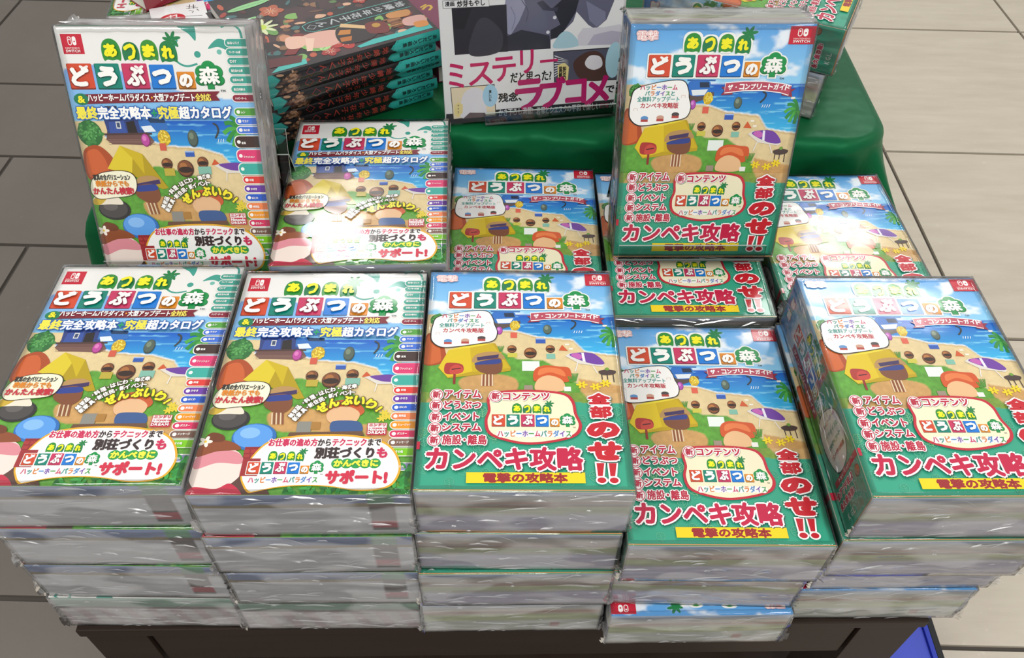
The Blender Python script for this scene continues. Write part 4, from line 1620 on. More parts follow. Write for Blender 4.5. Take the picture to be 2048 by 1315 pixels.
def d_fore(u, v):
    return bandfn([(0.9, '9aa6b8'), (0.62, 'b6aea6'), (0.48, 'b0b694'), (-1, 'b4b1be')])(u, v)


def wrap_mesh(name, seed, w, h, t):
    """loose clear film: a box of many facets, ruffled along the sides, with crimped tufts at the corners"""
    rg = np.random.RandomState(seed)
    key, V, F = {}, [], []
    sx, sy, sz = 40, 52, 10

    def vid(p):
        k = (round(p[0] * 1e5), round(p[1] * 1e5), round(p[2] * 1e5))
        if k not in key:
            key[k] = len(V)
            V.append(p)
        return key[k]

    def face(o, du, dv, nu, nv):
        g = [[vid(tuple(o[k] + du[k] * i / nu + dv[k] * j / nv for k in range(3))) for i in range(nu + 1)] for j in range(nv + 1)]
        for j in range(nv):
            for i in range(nu):
                F.append((g[j][i], g[j][i + 1], g[j + 1][i + 1], g[j + 1][i]))
    a, b = w / 2, h / 2
    face((-a, -b, 0), (w, 0, 0), (0, 0, t), sx, sz)
    face((a, b, 0), (-w, 0, 0), (0, 0, t), sx, sz)
    face((a, -b, 0), (0, h, 0), (0, 0, t), sy, sz)
    face((-a, b, 0), (0, -h, 0), (0, 0, t), sy, sz)
    # narrow welded lip turned over the front and back covers
    lip = 0.0045
    for zz, zi in ((t, t - 0.0006), (0.0, 0.0001)):
        ring = [(-a, -b), (a, -b), (a, b), (-a, b)]
        inn = [(-a + lip, -b + lip), (a - lip, -b + lip), (a - lip, b - lip), (-a + lip, b - lip)]
        for k in range(4):
            n_ = sx if k % 2 == 0 else sy
            (xa, ya), (xb, yb), (xc, yc), (xd, yd) = ring[k], ring[(k + 1) % 4], inn[(k + 1) % 4], inn[k]
            row = [(vid((xa + (xb - xa) * i / n_, ya + (yb - ya) * i / n_, zz)), vid((xd + (xc - xd) * i / n_, yd + (yc - yd) * i / n_, zi))) for i in range(n_ + 1)]
            for i in range(n_):
                F.append((row[i][0], row[i + 1][0], row[i + 1][1], row[i][1]) if zz > 0 else (row[i][1], row[i + 1][1], row[i + 1][0], row[i][0]))
    P = np.array(V)
    ox, oy = rg.rand(2) * 100
    q = P.copy()
    edge_z = np.minimum(P[:, 2], t - P[:, 2]) / t
    side = ((np.abs(np.abs(P[:, 0]) - a) < 1e-6) | (np.abs(np.abs(P[:, 1]) - b) < 1e-6))
    along_ = P[:, 0] + P[:, 1]
    n = fbm(along_ * 55 + ox, P[:, 2] * 90 + oy, 3) - 0.5
    crease = np.abs(fbm(along_ * 26 + oy, P[:, 2] * 40 + ox, 2) - 0.5)
    amp = 0.0004 + 0.0013 * sm(0.0, 0.35, edge_z)
    out = np.where(side, amp * (0.55 + 1.4 * n - 1.2 * crease), 0)
    nx = np.where(np.abs(np.abs(P[:, 0]) - a) < 1e-6, np.sign(P[:, 0]), 0)
    ny = np.where(np.abs(np.abs(P[:, 1]) - b) < 1e-6, np.sign(P[:, 1]), 0)
    q[:, 0] += nx * out
    q[:, 1] += ny * out
    top = P[:, 2] > t - 1e-6
    lipin = (~side)
    wob = 0.0022 * (fbm(along_ * 70 + ox, P[:, 2] * 10 + oy, 3) - 0.5) * lipin
    q[:, 0] += wob
    q[:, 1] += wob
    Vl = [tuple(p) for p in q]
    # crimped tufts at the four upright corners: thin gathered fans of film
    for cx, cy in ((-a, -b), (a, -b), (a, b), (-a, b)):
        sxn, syn = math.copysign(1, cx), math.copysign(1, cy)
        for rep in range(2):
            z0 = t * rg.uniform(0.0, 0.12)
            hgt = rg.uniform(0.014, 0.026)
            ln = rg.uniform(0.003, 0.006)
            ang = rg.uniform(0.1, 1.4)
            base = len(Vl)
            nk = 9
            for k in range(nk):
                u = k / (nk - 1)
                prof = math.sin(math.pi * min(1, u * 1.15 + 0.05)) ** 0.6 if u < 0.82 else 0.25
                zig = 0.0009 * (1 if k % 2 else -1)
                rr = ln * prof
                Vl.append((cx, cy, z0 + hgt * u))
                Vl.append((cx + sxn * (rr * math.cos(ang) + zig), cy + syn * (rr * math.sin(ang) - zig), z0 + hgt * u + rg.uniform(-0.001, 0.001)))
            for k in range(nk - 1):
                F.append((base + 2 * k, base + 2 * k + 1, base + 2 * k + 3, base + 2 * k + 2))
    # gathered creases: slim tilted facets standing off the film on all four sides
    nf = len(F)
    for (ux, uy), (fx, fy), half in (((1, 0), (0, -1), a), ((1, 0), (0, 1), a), ((0, 1), (1, 0), b), ((0, 1), (-1, 0), b)):
        dist = b if fy else a
        for k in range(26):
            edge = rg.rand() < 0.45
            zc = t * (rg.choice([0.05, 0.93, 0.80, 0.36]) + rg.uniform(-0.04, 0.04)) if edge else t * rg.uniform(0.08, 0.95)
            sc_ = rg.uniform(-0.95, 0.95) * half
            ln = rg.uniform(0.003, 0.016) if rg.rand() < 0.75 else rg.uniform(0.016, 0.034)
            wd = rg.uniform(0.00035, 0.0010)
            tilt = rg.uniform(-0.25, 0.25) if rg.rand() < 0.8 else rg.uniform(-0.9, 0.9)
            off0 = 0.0015 + 0.0006 * rg.rand()
            ns = 4
            base = len(Vl)
            for i in range(ns + 1):
                u = i / ns - 0.5
                wob = rg.uniform(-0.0005, 0.0005)
                s_ = min(max(sc_ + u * ln, -half), half)
                z_ = min(max(zc + u * ln * tilt + wob, 0.001), t - 0.0008)
                w2 = wd * (1 - abs(2 * u) ** 2 * 0.85)
                o1, o2 = dist + off0, dist + off0 - w2 * 1.1
                Vl.append((ux * s_ + fx * o1, uy * s_ + fy * o1, z_))
                Vl.append((ux * s_ + fx * o2, uy * s_ + fy * o2, min(z_ + w2 * 0.95, t)))
            for i in range(ns):
                F.append((base + 2 * i, base + 2 * i + 2, base + 2 * i + 3, base + 2 * i + 1))
    me = mesh_np(name, Vl, np.array(F), smooth=True)
    me.materials.append(M_WRAP)
    me.materials.append(M_CREASE)
    mi = np.zeros(len(F), np.int32)
    mi[nf:] = 1
    if len(me.polygons) == len(F):
        me.polygons.foreach_set('material_index', mi)
    return me


BWm, BHm, BTm = 0.148, 0.210, 0.0525
ZC = 0.0004
COVER_T = BTm - ZC - 0.0018
ME = {}
ME['cover'] = u_cover('cover', BWm, BHm, COVER_T)
ME['art_d'], ME['band_d'], ME['spine_d'] = cover_d(), band_d(), spine_d()
ME['art_n'] = cover_n()
ME['pages_d'] = page_block('page_block', BWm - 0.0012, BHm - 0.001, COVER_T - 0.0009, 0.00045, d_foot, d_head, d_fore)
ME['pages_n'] = page_block('page_block', BWm - 0.0012, BHm - 0.001, COVER_T - 0.0009, 0.00045, n_foot, n_head, n_fore)
ME['wraps'] = [wrap_mesh('shrink_wrap', s, BWm + 0.0012, BHm + 0.0012, BTm) for s in (1, 2, 3, 4)]
for k in ('art_d', 'band_d', 'spine_d', 'art_n'):
    ME[k].materials.append(M_INK)
for k in ('pages_d', 'pages_n'):
    ME[k].materials.append(M_PAGE)
ME['cover'].materials.append(M_COVER)
print('tris', {k: len(v.polygons) for k, v in ME.items() if k != 'wraps'})

_wc = [0]


def guide(kind, label, group, wrap=True):
    """a thick shrink-wrapped guide book; origin at the middle of its back cover, head towards +y, spine on -x"""
    root = tag(link('guide_book', None), label, 'book', group)
    c = link('cover', ME['cover'], root)
    c.location = (0, 0, ZC)
    p = link('page_block', ME['pages_' + kind], root)
    p.location = (0, 0, ZC)
    a = link('cover_art', ME['art_' + kind], root)
    a.location = (-BWm / 2, -BHm / 2, COVER_T + 0.00002)
    a.parent = c
    if kind == 'd':
        b = link('belly_band', ME['band_d'], root)
        b.location = (-BWm / 2, -BHm / 2, ZC + COVER_T + 0.0006)
        s = link('spine_art', ME['spine_d'], c)
        # local x (head to foot) -> -y, local y (across) -> z, face outwards along -x
        s.matrix_local = Matrix(((0, 0, -1, -BWm / 2 - 0.00002), (-1, 0, 0, BHm / 2), (0, 1, 0, 0.0004), (0, 0, 0, 1)))
    if wrap:
        w = link('shrink_wrap', ME['wraps'][_wc[0] % 4], root)
        _wc[0] += 1
    return root


def lay(root, x, y, z, th, zs=1.0):
    root.location = (x, y, z)
    root.rotation_euler = (0, 0, th)
    root.scale = (1, 1, zs)
    return root


T1, T2 = 0.0557, 0.0527
ZS1 = (T1 - 0.0002) / BTm
ORD = {4: 'topmost', 3: 'second from the top', 2: 'third from the top', 1: 'bottom copy'}
PI = math.pi
stacks = {
    'leftmost': ('n', [(-0.2788, -0.0893, 0.017 + PI), (-0.2765, -0.0886, 0.010), (-0.2735, -0.0881, 0.022), (-0.2757, -0.0868, 0.0323)]),
    'second from left': ('n', [(-0.1288, -0.0882, 0.028 + PI), (-0.1239, -0.0900, 0.028), (-0.1262, -0.0904, 0.034), (-0.1232, -0.0893, 0.0337)]),
    'middle': ('d', [(0.0211, -0.0862, 0.036 + PI), (0.0234, -0.0878, 0.034), (0.0255, -0.0842, 0.018), (0.0275, -0.0830, 0.0248)]),
    'three-high': ('d', [(0.1750, -0.0925, 0.036 + PI), (0.1760, -0.0840, 0.0), (0.1774, -0.0897, 0.0196)]),
    'rightmost': ('d', [(0.3335, -0.0672, 0.030 + PI), (0.3400, -0.0655, 0.035), (0.3305, -0.0815, 0.032), (0.3335, -0.0791, 0.0298)]),
}
LOOK = {'n': 'white-topped tabbed catalogue guide', 'd': 'blue-sky guide with teal band'}
for nm, (kind, lv) in stacks.items():
    for i, (x, y, th) in enumerate(lv):
        n = len(lv)
        pos = 'topmost' if i == n - 1 else ('bottom copy' if i == 0 else ('second down' if i == n - 2 else 'third down'))
        g = guide(kind, '%s, %s of the %s front-row stack' % (LOOK[kind], pos, nm), 'guide books in the front row')
        lay(g, x, y, i * T1, th, ZS1)

# second row
def column(kind, xs, pitch, names, group='guide books in the second row'):
    for i, (x, y, th) in enumerate(xs):
        g = guide(kind, names[i], group)
        lay(g, x, y, i * pitch, th, (pitch - 0.0002) / BTm)


column('n', [(-0.124, 0.137, 0.0), (-0.1235, 0.136, 0.005), (-0.1215, 0.1345, 0.010), (-0.1179, 0.1310, 0.0608)], T1,
       ['white-topped tabbed guide, bottom copy behind the second front stack', 'white-topped tabbed guide, third down behind the second front stack',
        'white-topped tabbed guide peeking out under the glare-lit white copy', 'white-topped tabbed guide with ceiling glare, lying beside the standing white copy'])
column('d', [(0.029, 0.146, 0.01), (0.0285, 0.145, 0.0), (0.0288, 0.1445, 0.009)], T2,
       ['blue-sky guide at the bottom of the pile under the comic display', 'blue-sky guide in the middle of the pile under the comic display',
        'blue-sky guide lying flat just below the white comic display'])
column('d', [(0.181, 0.1405, 0.02), (0.181, 0.1402, 0.03), (0.1815, 0.1405, 0.030)], T2,
       ['blue-sky guide at the bottom of the pile carrying the standing copy', 'blue-sky guide in the middle of the pile carrying the standing copy',
        'flat blue-sky guide directly under the acrylic stand of the standing copy'])
column('d', [(0.339, 0.147, 0.05), (0.339, 0.146, 0.05), (0.3398, 0.1445, 0.054)], T2,
       ['blue-sky guide at the bottom of the second-row pile by the beige floor', 'blue-sky guide in the middle of the second-row pile by the beige floor',
        'blue-sky guide with strong ceiling glare, near the hanging green cloth corner'])
column('n', [(-0.279, 0.136, 0.01), (-0.279, 0.136, 0.0), (-0.279, 0.136, 0.01)], T2,
       ['white-topped tabbed guide, lowest of three under the standing white copy', 'white-topped tabbed guide, middle of three under the standing white copy',
        'white-topped tabbed guide directly under the standing white copy'])


def stand_up(root, BL, X, Y, w, h, t):
    X = Vector(X).normalized()
    Y = Vector(Y)
    Y = (Y - X * Y.dot(X)).normalized()
    Z = X.cross(Y)
    o = Vector(BL) + X * (w / 2) + Y * (h / 2) - Z * t
    m = Matrix((X, Y, Z)).transposed().to_4x4()
    m.translation = o
    root.matrix_world = m
    return X, Y, Z


def acrylic_stand(label, BL, X, Y, Z, w, t, zbase, ext, lip, back, group='clear acrylic book stands'):
    """bent clear sheet: foot, lip in front of the book, sloping back plate"""
    root = tag(link('acrylic_stand', None), label, 'stand', group)
    X, Y, Z = Vector(X), Vector(Y), Vector(Z)
    g = 0.0012
    th = 0.002
    fb = Vector(BL) + Z * 0.0022 - Y * 0.0026

    def sheet(name, o, du, dv, dn, rim=True):
        V = [o, o + du, o + du + dv, o + dv]
        V = V + [p + dn for p in V]
        F = [(0, 3, 2, 1), (4, 5, 6, 7), (0, 1, 5, 4), (1, 2, 6, 5), (2, 3, 7, 6), (3, 0, 4, 7)]
        me = bpy.data.meshes.new(name)
        me.from_pydata([tuple(p) for p in V], [], F)
        me.materials.append(M_ACR)
        me.materials.append(M_ACR_EDGE)
        for k in (2, 3, 4, 5):
            me.polygons[k].material_index = 1
        return link(name, me, root)
    x0 = -X * ext[0]
    du = X * (w + ext[0] + ext[1])
    sheet('front_lip', fb + x0, du, Y * lip, Z * th)
    sheet('shelf_plate', fb + x0 - Y * 0.0002, du, -Z * (t + 0.0050), Y * 0.0016)
    ob = fb - Z * (t + 0.0070)
    sheet('back_plate', ob + x0, du, Y * back, Z * th)
    # rear foot down to the surface
    top = ob + x0 + Y * (back * 0.8) - Z * 0.0002
    foot = Vector((top.x, top.y - Z.y * 0 + 0.030, zbase + 0.001))
    sheet('rear_strut', top, du, foot - top, Vector((0, 0.0016, 0)))
    return root


# standing white copy
g = guide('n', 'white-topped tabbed guide standing upright in a clear stand', 'guide books standing on display')
BL1 = (-0.3412, 0.0466, 0.1805)
X, Y, Z = stand_up(g, BL1, (0.999, 0.046, 0.001), (-0.018, 0.367, 0.930), BWm, BHm, BTm)
acrylic_stand('clear acrylic stand holding up the standing white guide', BL1, X, Y, Z, BWm, BTm, 0.1585, (0.0, 0.010), 0.018, 0.12)
# standing blue copy
g = guide('d', 'blue-sky guide with teal band standing upright in a clear stand', 'guide books standing on display')
BL2 = (0.1125, 0.0945, 0.1745)
X, Y, Z = stand_up(g, BL2, (0.999, 0.020, 0.016), (-0.026, 0.233, 0.972), BWm, BHm, BTm)
acrylic_stand('clear acrylic stand holding up the standing blue-sky guide', BL2, X, Y, Z, BWm, BTm, 0.1585, (-0.004, -0.008), 0.016, 0.11)

# ------------------------------------------------------------------ back display: guides, comics, art books on the cloth
CT = 0.1905
g = guide('d', 'wrapped blue-sky guide with head edge showing, lying on the green cloth', 'guide books on the green cloth')
lay(g, 0.315, 0.432, CT, math.radians(-24.3) + PI, 1.03)
g = guide('d', 'wrapped blue-sky guide turned sideways, on top of another on the cloth', 'guide books on the green cloth')
lay(g, 0.280, 0.412, CT + 0.0545, math.radians(65.7), 1.0)

# white comic with pink lettering, B5 size
CW, CH, CTH = 182.0, 257.0, 9.0
SH_C = Sheet([(862, -262), (1277, -285), (1225, 228), (894, 255)], [(0, CH), (CW, CH), (CW, 0), (0, 0)])
m1 = SH_C.at(860, 0, 4.6975)
m2 = SH_C.at(870, 100, 5.389)


def comic_art():
    P = Print((CW, CH))
    P.rect((0, 0, CW, CH), 'd9dadb')
    # grey-blue jacket drapery
    P.poly(Pm(m1, [(700, -300), (1750, -300), (1720, 60), (1650, 230), (1545, 320), (1480, 280), (1370, 160), (1340, 250), (1190, 400), (1130, 420), (1130, 500), (680, 530), (700, 350), (690, 200), (720, 0)]), '5c5d72')
    P.poly(Pm(m1, [(720, 0), (870, 20), (900, 110), (840, 250), (760, 380), (700, 350), (690, 200)]), '8d8fa6')
    P.poly(Pm(m1, [(1150, 130), (1290, 0), (1420, -40), (1360, 170), (1220, 390), (1130, 410), (1130, 330), (1220, 280)]), '2b2c36')
    P.poly(Pm(m1, [(860, 330), (1120, 380), (1130, 500), (680, 530), (700, 400)]), '33343f')
    P.poly(Pm(m1, [(1000, 80), (1060, 60), (1130, 130), (1200, 120), (1190, 160), (1060, 150)]), '3a3c4c')
    P.poly(Pm(m1, [(1460, 60), (1640, 160), (1640, 230), (1560, 300), (1490, 240)]), '74768e')
    P.stroke(Pm(m1, [(860, 60), (920, 160), (900, 260)]), 0.7, '44465a')
    P.stroke(Pm(m1, [(760, 120), (800, 220), (770, 330)]), 0.7, '6f718a')
    for x, y in ((1212, 35), (1168, 215), (1105, 350)):
        a = m1(x, y)
        P.ell(a[0], a[1], 1.8, 1.8, 'c8cbd4')
    # patterned oval and pale drapes
    P.poly(Pm(m1, [(1160, 495), (1190, 400), (1260, 340), (1340, 370), (1390, 470)]), '9fc0cc', True)
    P.poly(Pm(m1, [(1390, 470), (1380, 380), (1430, 310), (1620, 300), (1780, 270), (1830, 290), (1830, 455)]), 'c4c3cc')
    P.poly(Pm(m1, [(1470, 465), (1530, 370), (1700, 330), (1830, 340), (1830, 450)]), 'a9a6b8')
    P.stroke(Pm(m1, [(1835, -300), (1835, 200)]), 0.6, '8a8c90', smooth=False)
    # dark panel
    P.poly(Pm(m1, [(213, 140), (720, 100), (735, 530), (243, 565)]), '2d2d35')
    P.poly(Pm(m1, [(213, 150), (400, 135), (330, 330), (240, 330)]), '22222a')
    P.poly(Pm(m1, [(380, 560), (430, 300), (520, 220), (640, 300), (690, 400), (640, 540)]), '3d3d47', True)
    # credits
    for y0, s in ((-60, 'キャラクター原案'), (46, '漫画　炒芽もやし')):
        pts = Pm(m1, [(128, y0 + 26), (558, y0 - 6), (562, y0 + 76), (133, y0 + 98)])
        P.poly(pts, '3a3a3e')
        P.poly(Pm(m1, [(132, y0 + 30), (555, y0 - 2), (559, y0 + 72), (137, y0 + 94)]), 'd9dadb')
    a = R(m1, 152, 80, 238, 122)
    P.text('漫画', a, '26262a', 0.15)
    P.text('炒芽もやし', R(m1, 265, 62, 520, 120), '26262a', 0.2)
    P.text('キャラクター原案', R(m1, 150, -30, 520, 16), '26262a', 0.2)
    # slanted lettering, angle follows the photograph's layout of the cover
    pk = 'b81f5c'
    for ch, x, y, w, h in (('ミ', 255, 755, 15, 27), ('ス', 480, 735, 24, 24), ('テ', 700, 690, 23, 26), ('リ', 910, 620, 13, 25), ('ー', 1115, 610, 22, 20)):
        a = m1(x, y)
        P.char(ch, a[0], a[1], w, h, 0.03, pk, 0.55)
    P.text('だと思った?', R(m1, 760, 712, 1135, 800), '1e1e22', 0.3)
    for ch, x, y, w, h in (('ラ', 930, 925, 27, 34), ('ブ', 1150, 905, 25, 34), ('コ', 1365, 890, 20, 26), ('メ', 1565, 880, 24, 32)):
        a = m1(x, y)
        P.char(ch, a[0], a[1], w, h, 0.03, 'ad1260', 1.5)
    P.text('残念、', R(m1, 648, 905, 860, 985), '1e1e22', 0.4)
    P.text('でした', R(m1, 1645, 822, 1900, 890), '1e1e22', 0.35)
    # comic panels without figures
    P.poly(Pm(m1, [(1155, 525), (1860, 470), (1880, 770), (1162, 808)]), '26262c')
    P.poly(Pm(m1, [(1163, 533), (1850, 480), (1870, 760), (1170, 800)]), '4c4e5e')
    for k in range(9):
        P.poly(Pm(m1, [(1165, 560 + 24 * k), (1165, 568 + 24 * k), (1300, 610 + 6 * k)]), 'e6e6ea', bump=(k == 0))
    P.poly(Pm(m1, [(1340, 640), (1440, 540), (1560, 520), (1640, 600), (1660, 770), (1420, 780)]), '4a3430', True)
    P.poly(Pm(m1, [(1450, 620), (1500, 560), (1590, 570), (1610, 650), (1540, 690), (1470, 670)]), 'cfcdd2', True)
    P.poly(Pm(m1, [(1195, 650), (1260, 628), (1300, 665), (1290, 790), (1200, 800)]), 'd8c888')
    for i, (s, x) in enumerate((('知らない', 1258), ('世界観!', 1222))):
        for j, ch in enumerate(s):
            a = m1(x, 680 + 30 * j)
            P.char(ch, a[0], a[1], 3.4, 4.4, 0.03, '2a2620', 0.2)
    a = m1(1720, 600)
    P.ell(a[0], a[1], 9, 20, '9fc6d4')
    P.poly(Pm(m1, [(200, 862), (610, 828), (625, 1115), (228, 1155)]), '2a2a2e')
    P.poly(Pm(m1, [(207, 868), (604, 836), (618, 1108), (233, 1148)]), 'd9ccb0')
    P.poly(Pm(m1, [(310, 1140), (300, 1000), (340, 900), (430, 860), (510, 900), (530, 1020), (520, 1120)]), 'd3d2d8', True)
    P.poly(Pm(m1, [(320, 1145), (380, 1090), (520, 1090), (540, 1125)]), '5c4c50')
    a = m1(570, 935)
    P.ell(a[0], a[1], 8, 13, '9cc4dc')
    for j, ch in enumerate('嬉しいね'):
        b = m1(570, 895 + 26 * j)
        P.char(ch, b[0], b[1], 2.4, 3.2, 0.03, '2a2a30', 0.1)
    P.poly(Pm(m1, [(237, 1030), (275, 993), (318, 1020), (315, 1090), (275, 1135), (240, 1110)]), 'd9c98c')
    for j in range(3):
        b = m1(276, 1030 + 30 * j)
        P.stroke([(b[0] - 1, b[1] + 1.2), (b[0] + 1, b[1] + 0.6)], 0.4, '2a2620', smooth=False)
        P.stroke([(b[0], b[1] + 1.5), (b[0] - 0.4, b[1] - 1.3)], 0.4, '2a2620', smooth=False)
    # black strip with lettering
    P.poly(Pm(m1, [(623, 1062), (1720, 960), (1722, 1062), (627, 1150)]), '17171a')
    P.poly([(0, 0), m1(163, 1105), m1(222, 1100), m1(230, 1152), m1(627, 1118), m1(627, 1150), m1(1722, 1062), (CW, 0)], '1b1b1f')
    P.text('かき下ろし満載!', R(m1, 650, 1045, 965, 1110), 'c9c9cc', 0.18)
    P.text('の平和で楽しい', R(m1, 1285, 1002, 1590, 1066), 'c9c9cc', 0.18)
    P.text('日常', R(m1, 1592, 995, 1670, 1040), 'a8325c', 0.18)
    P.text('が', R(m1, 1675, 985, 1712, 1032), 'c9c9cc', 0.18)
    P.text('君塚とシエスタ', R(m1, 998, 1028, 1280, 1092), 'c9c9cc', 0.18)
    return P.mesh('cover_art')


def thin_pages(w, h, t):
    f = lambda u, v: 'd6d2ca'
    return page_block('page_block', w, h, t, 0.0, f, f, f)


ME['comic_art'] = comic_art()
ME['comic_art'].materials.append(M_INK)
M_WHITE = simple('white_card', 'dcdddc', 0.3)
ME['comic_cover'] = u_cover('cover', CW / 1000, CH / 1000, CTH / 1000, 0.0005)
ME['comic_cover'].materials.append(M_WHITE)
ME['comic_pages'] = thin_pages(CW / 1000 - 0.001, CH / 1000 - 0.001, CTH / 1000 - 0.0011)
ME['comic_pages'].materials.append(M_PAGE)


def comic(label):
    root = tag(link('comic_book', None), label, 'book', 'white comics on the green cloth')
    cv = link('cover', ME['comic_cover'], root)
    p = link('page_block', ME['comic_pages'], root)
    p.location = (0, 0, 0.00055)
    a = link('cover_art', ME['comic_art'], cv)
    a.location = (-CW / 2000, -CH / 2000, CTH / 1000 + 0.00002)
    a.scale = (1, 1, 0.4)
    return root


BLc = (-0.0562, 0.2725, 0.1945)
Xc, Yc = (0.987, 0.162, 0.008), (-0.010, 0.035, 0.999)
X, Y, Z = stand_up(comic('white comic with pink lettering standing in front on the green cloth'), BLc, Xc, Yc, CW / 1000, CH / 1000, CTH / 1000)
acrylic_stand('clear acrylic stand with a low lip holding the white comic', BLc, X, Y, Z, CW / 1000, CTH / 1000, 0.1912, (-0.042, 0.001), 0.014, 0.10)
BLd = Vector(BLc) + X * 0.013 - Z * 0.036 + Y * 0.0
stand_up(comic('second white comic standing behind the pink-lettered one'), BLd, Xc, (-0.010, 0.06, 0.998), CW / 1000, CH / 1000, CTH / 1000)

# ------------------------------------------------------------------ seven dark art books with teal-ended spines
AL, AD, AT = 184.0, 170.0, 12.6     # spine length, depth, thickness


def art_cover():
    """x from fore edge (0) to spine (AD), y from foot (0) to head (AL)"""
    P = Print((AD, AL))

    def bg(X, Y):
        n = fbm(X * 0.06, Y * 0.06)
        col = np.array(lin('221a1b')) * (0.7 + 0.6 * n[..., None])
        return mixc(col, '43282c', sm(0.5, 0.65, fbm(X * 0.03 + 9, Y * 0.03)))
    P.raster(0, 0, AD, AL, 1.6, bg)
    rg = random.Random(21)
    pal = ['7a2a26', '9c3a2e', 'b8583c', '4a1e20', 'c88a68', 'd8ab8c', '5a7a48', '7fae5c', '6a4a34', '8a6444', '3c6a6a', '2a2024', '54302c', 'b0744c']
    for i in range(150):
        x, y = rg.uniform(0, AD - 8), rg.uniform(0, AL)
        if 92 < x < 116 and y > 66:
            continue
        if rg.random() < 0.5:
            P.ell(x, y, rg.uniform(3, 9), rg.uniform(1.4, 4), rg.choice(pal), rg.uniform(0, 3.1), 12)
        else:
            s = rg.uniform(4, 9)
            P.poly([(x + s * rg.uniform(0.4, 1.1) * math.cos(t), y + s * rg.uniform(0.4, 1.1) * math.sin(t)) for t in (0.2, 1.4, 2.6, 3.9, 5.2)], rg.choice(pal), True, 4)
    # teal sheets along the spine and at the head
    P.poly([(AD - 5, AL - 4), (AD - 5, 100), (AD - 9, 98), (AD - 14, 118), (AD - 13, 150), (AD - 20, AL - 4)], '3fb3ac')
    P.poly([(AD - 3, 44), (AD - 3, 8), (AD - 14, 22), (AD - 12, 46)], '4ab8b0')
    P.poly([(60, AL), (90, AL), (88, AL - 20), (66, AL - 16)], '3fb3ac')
    # title column, letters turned with the head
    P.poly([(94, AL - 4), (114, AL - 4), (114, 72), (108, 66), (98, 66), (94, 74)], '12181a')
    P.stroke([(94, AL - 4), (94, 74), (98, 66), (108, 66), (114, 72), (114, AL - 4)], 0.9, '5cb8ae', smooth=False)
    for i, ch in enumerate('地縛少年花子くん'):
        P.char(ch, 104, AL - 12 - 12.4 * i, 11, 9.8, 0, 'b4b9ba', 0.3)
    P.stroke([(104, 79), (109, 74), (104, 69), (99, 74)], 0.8, 'b4b9ba', closed=True, smooth=False)
    # camellia-like flowers
    for cx, cy, s, a_, b_ in ((AD - 24, 92, 14, 'b2322c', 'd0483a'), (AD - 14, 72, 9, '9c2a28', 'c03c34'), (52, 50, 12, 'b05a3c', 'd08258'), (36, 120, 11, 'c86a44', 'e0946a'), (74, 140, 8, 'a8382e', 'c85844')):
        for k in range(5):
            t = k * 1.257
            P.ell(cx + s * 0.5 * math.cos(t), cy + s * 0.5 * math.sin(t), s * 0.62, s * 0.45, a_, t, 14, bump=False)
        for k in range(9):
            t = k * 0.7
            P.stroke([(cx, cy), (cx + s * 0.6 * math.cos(t), cy + s * 0.6 * math.sin(t))], 0.5, 'e8d0b0', smooth=False)
        P.ell(cx, cy, s * 0.16, s * 0.16, b_)
    for cx, cy, l, w, r, c in ((AD - 30, 58, 13, 6, 0.6, '7fb45c'), (AD - 24, 72, 9, 5, 2.2, 'a8d48c'), (84, 22, 15, 5, 1.2, '8cc46a'), (92, 36, 10, 5, 0.2, '6a9a50'), (62, 16, 18, 4, 1.9, '8fca86'),
                               (30, 34, 24, 5, 1.7, '8fca8a'), (54, 168, 9, 4, 0.5, '5a9a70')):
        P.ell(cx, cy, l, w, c, r)
        P.stroke([(cx - l * 0.8 * math.cos(r), cy - l * 0.8 * math.sin(r)), (cx + l * 0.8 * math.cos(r), cy + l * 0.8 * math.sin(r))], 0.5, '4a7a3c', smooth=False)
    a_ = (80, 30)
    for k in range(9):
        t = k * 0.7
        P.ell(a_[0] + 9 * math.cos(t), a_[1] + 9 * math.sin(t), 8, 2.2, 'd6dcae', t, 12, bump=False)
    P.ell(a_[0], a_[1], 5.5, 5, 'c0d64a')
    # pale paper fan, amber lanterns, wooden blocks, ribbons
    P.poly([(118, 58), (140, 56), (148, 78), (138, 98), (124, 96), (116, 78)], 'd9a898', True)
    P.poly([(120, 94), (150, 88), (154, 118), (138, 130), (118, 124)], '241a1a', True)
    P.poly([(124, 96), (132, 90), (136, 102), (128, 106)], 'c07a2c')
    P.poly([(138, 90), (146, 88), (148, 98), (140, 102)], 'b86a24')
    P.poly([(112, 102), (118, 98), (144, 134), (138, 136)], 'd8b482')
    P.poly([(124, 124), (144, 120), (150, 138), (130, 142)], '6e2420', True)
    P.ell(132, 132, 4.4, 4.4, 'b88a34')
    for k in range(6):
        P.rect((126 + 3.5 * k, 142 + 3 * (k % 2), 129 + 3.5 * k, 160), ('8a5a38', 'a8744a', '6e4428')[k % 3])
    P.poly([(116, 152), (126, 150), (130, 170), (118, 174)], 'c88a4c', True)
    P.poly([(134, 162), (148, 158), (154, 178), (136, 182)], 'd6a49a', True)
    P.poly([(146, 168), (156, 166), (158, 178), (148, 180)], 'd88a3c', True)
    P.poly([(142, 14), (158, 10), (162, 40), (150, 46)], '5a1c1c')
    P.poly([(124, 44), (142, 30), (146, 40), (130, 56)], '7a2420')
    P.poly([(112, 44), (132, 38), (136, 52), (120, 62)], 'e2b6a0', True)
    P.poly([(122, 60), (146, 52), (148, 57), (126, 68)], 'e8c4ae')
    return P.mesh('cover_art')


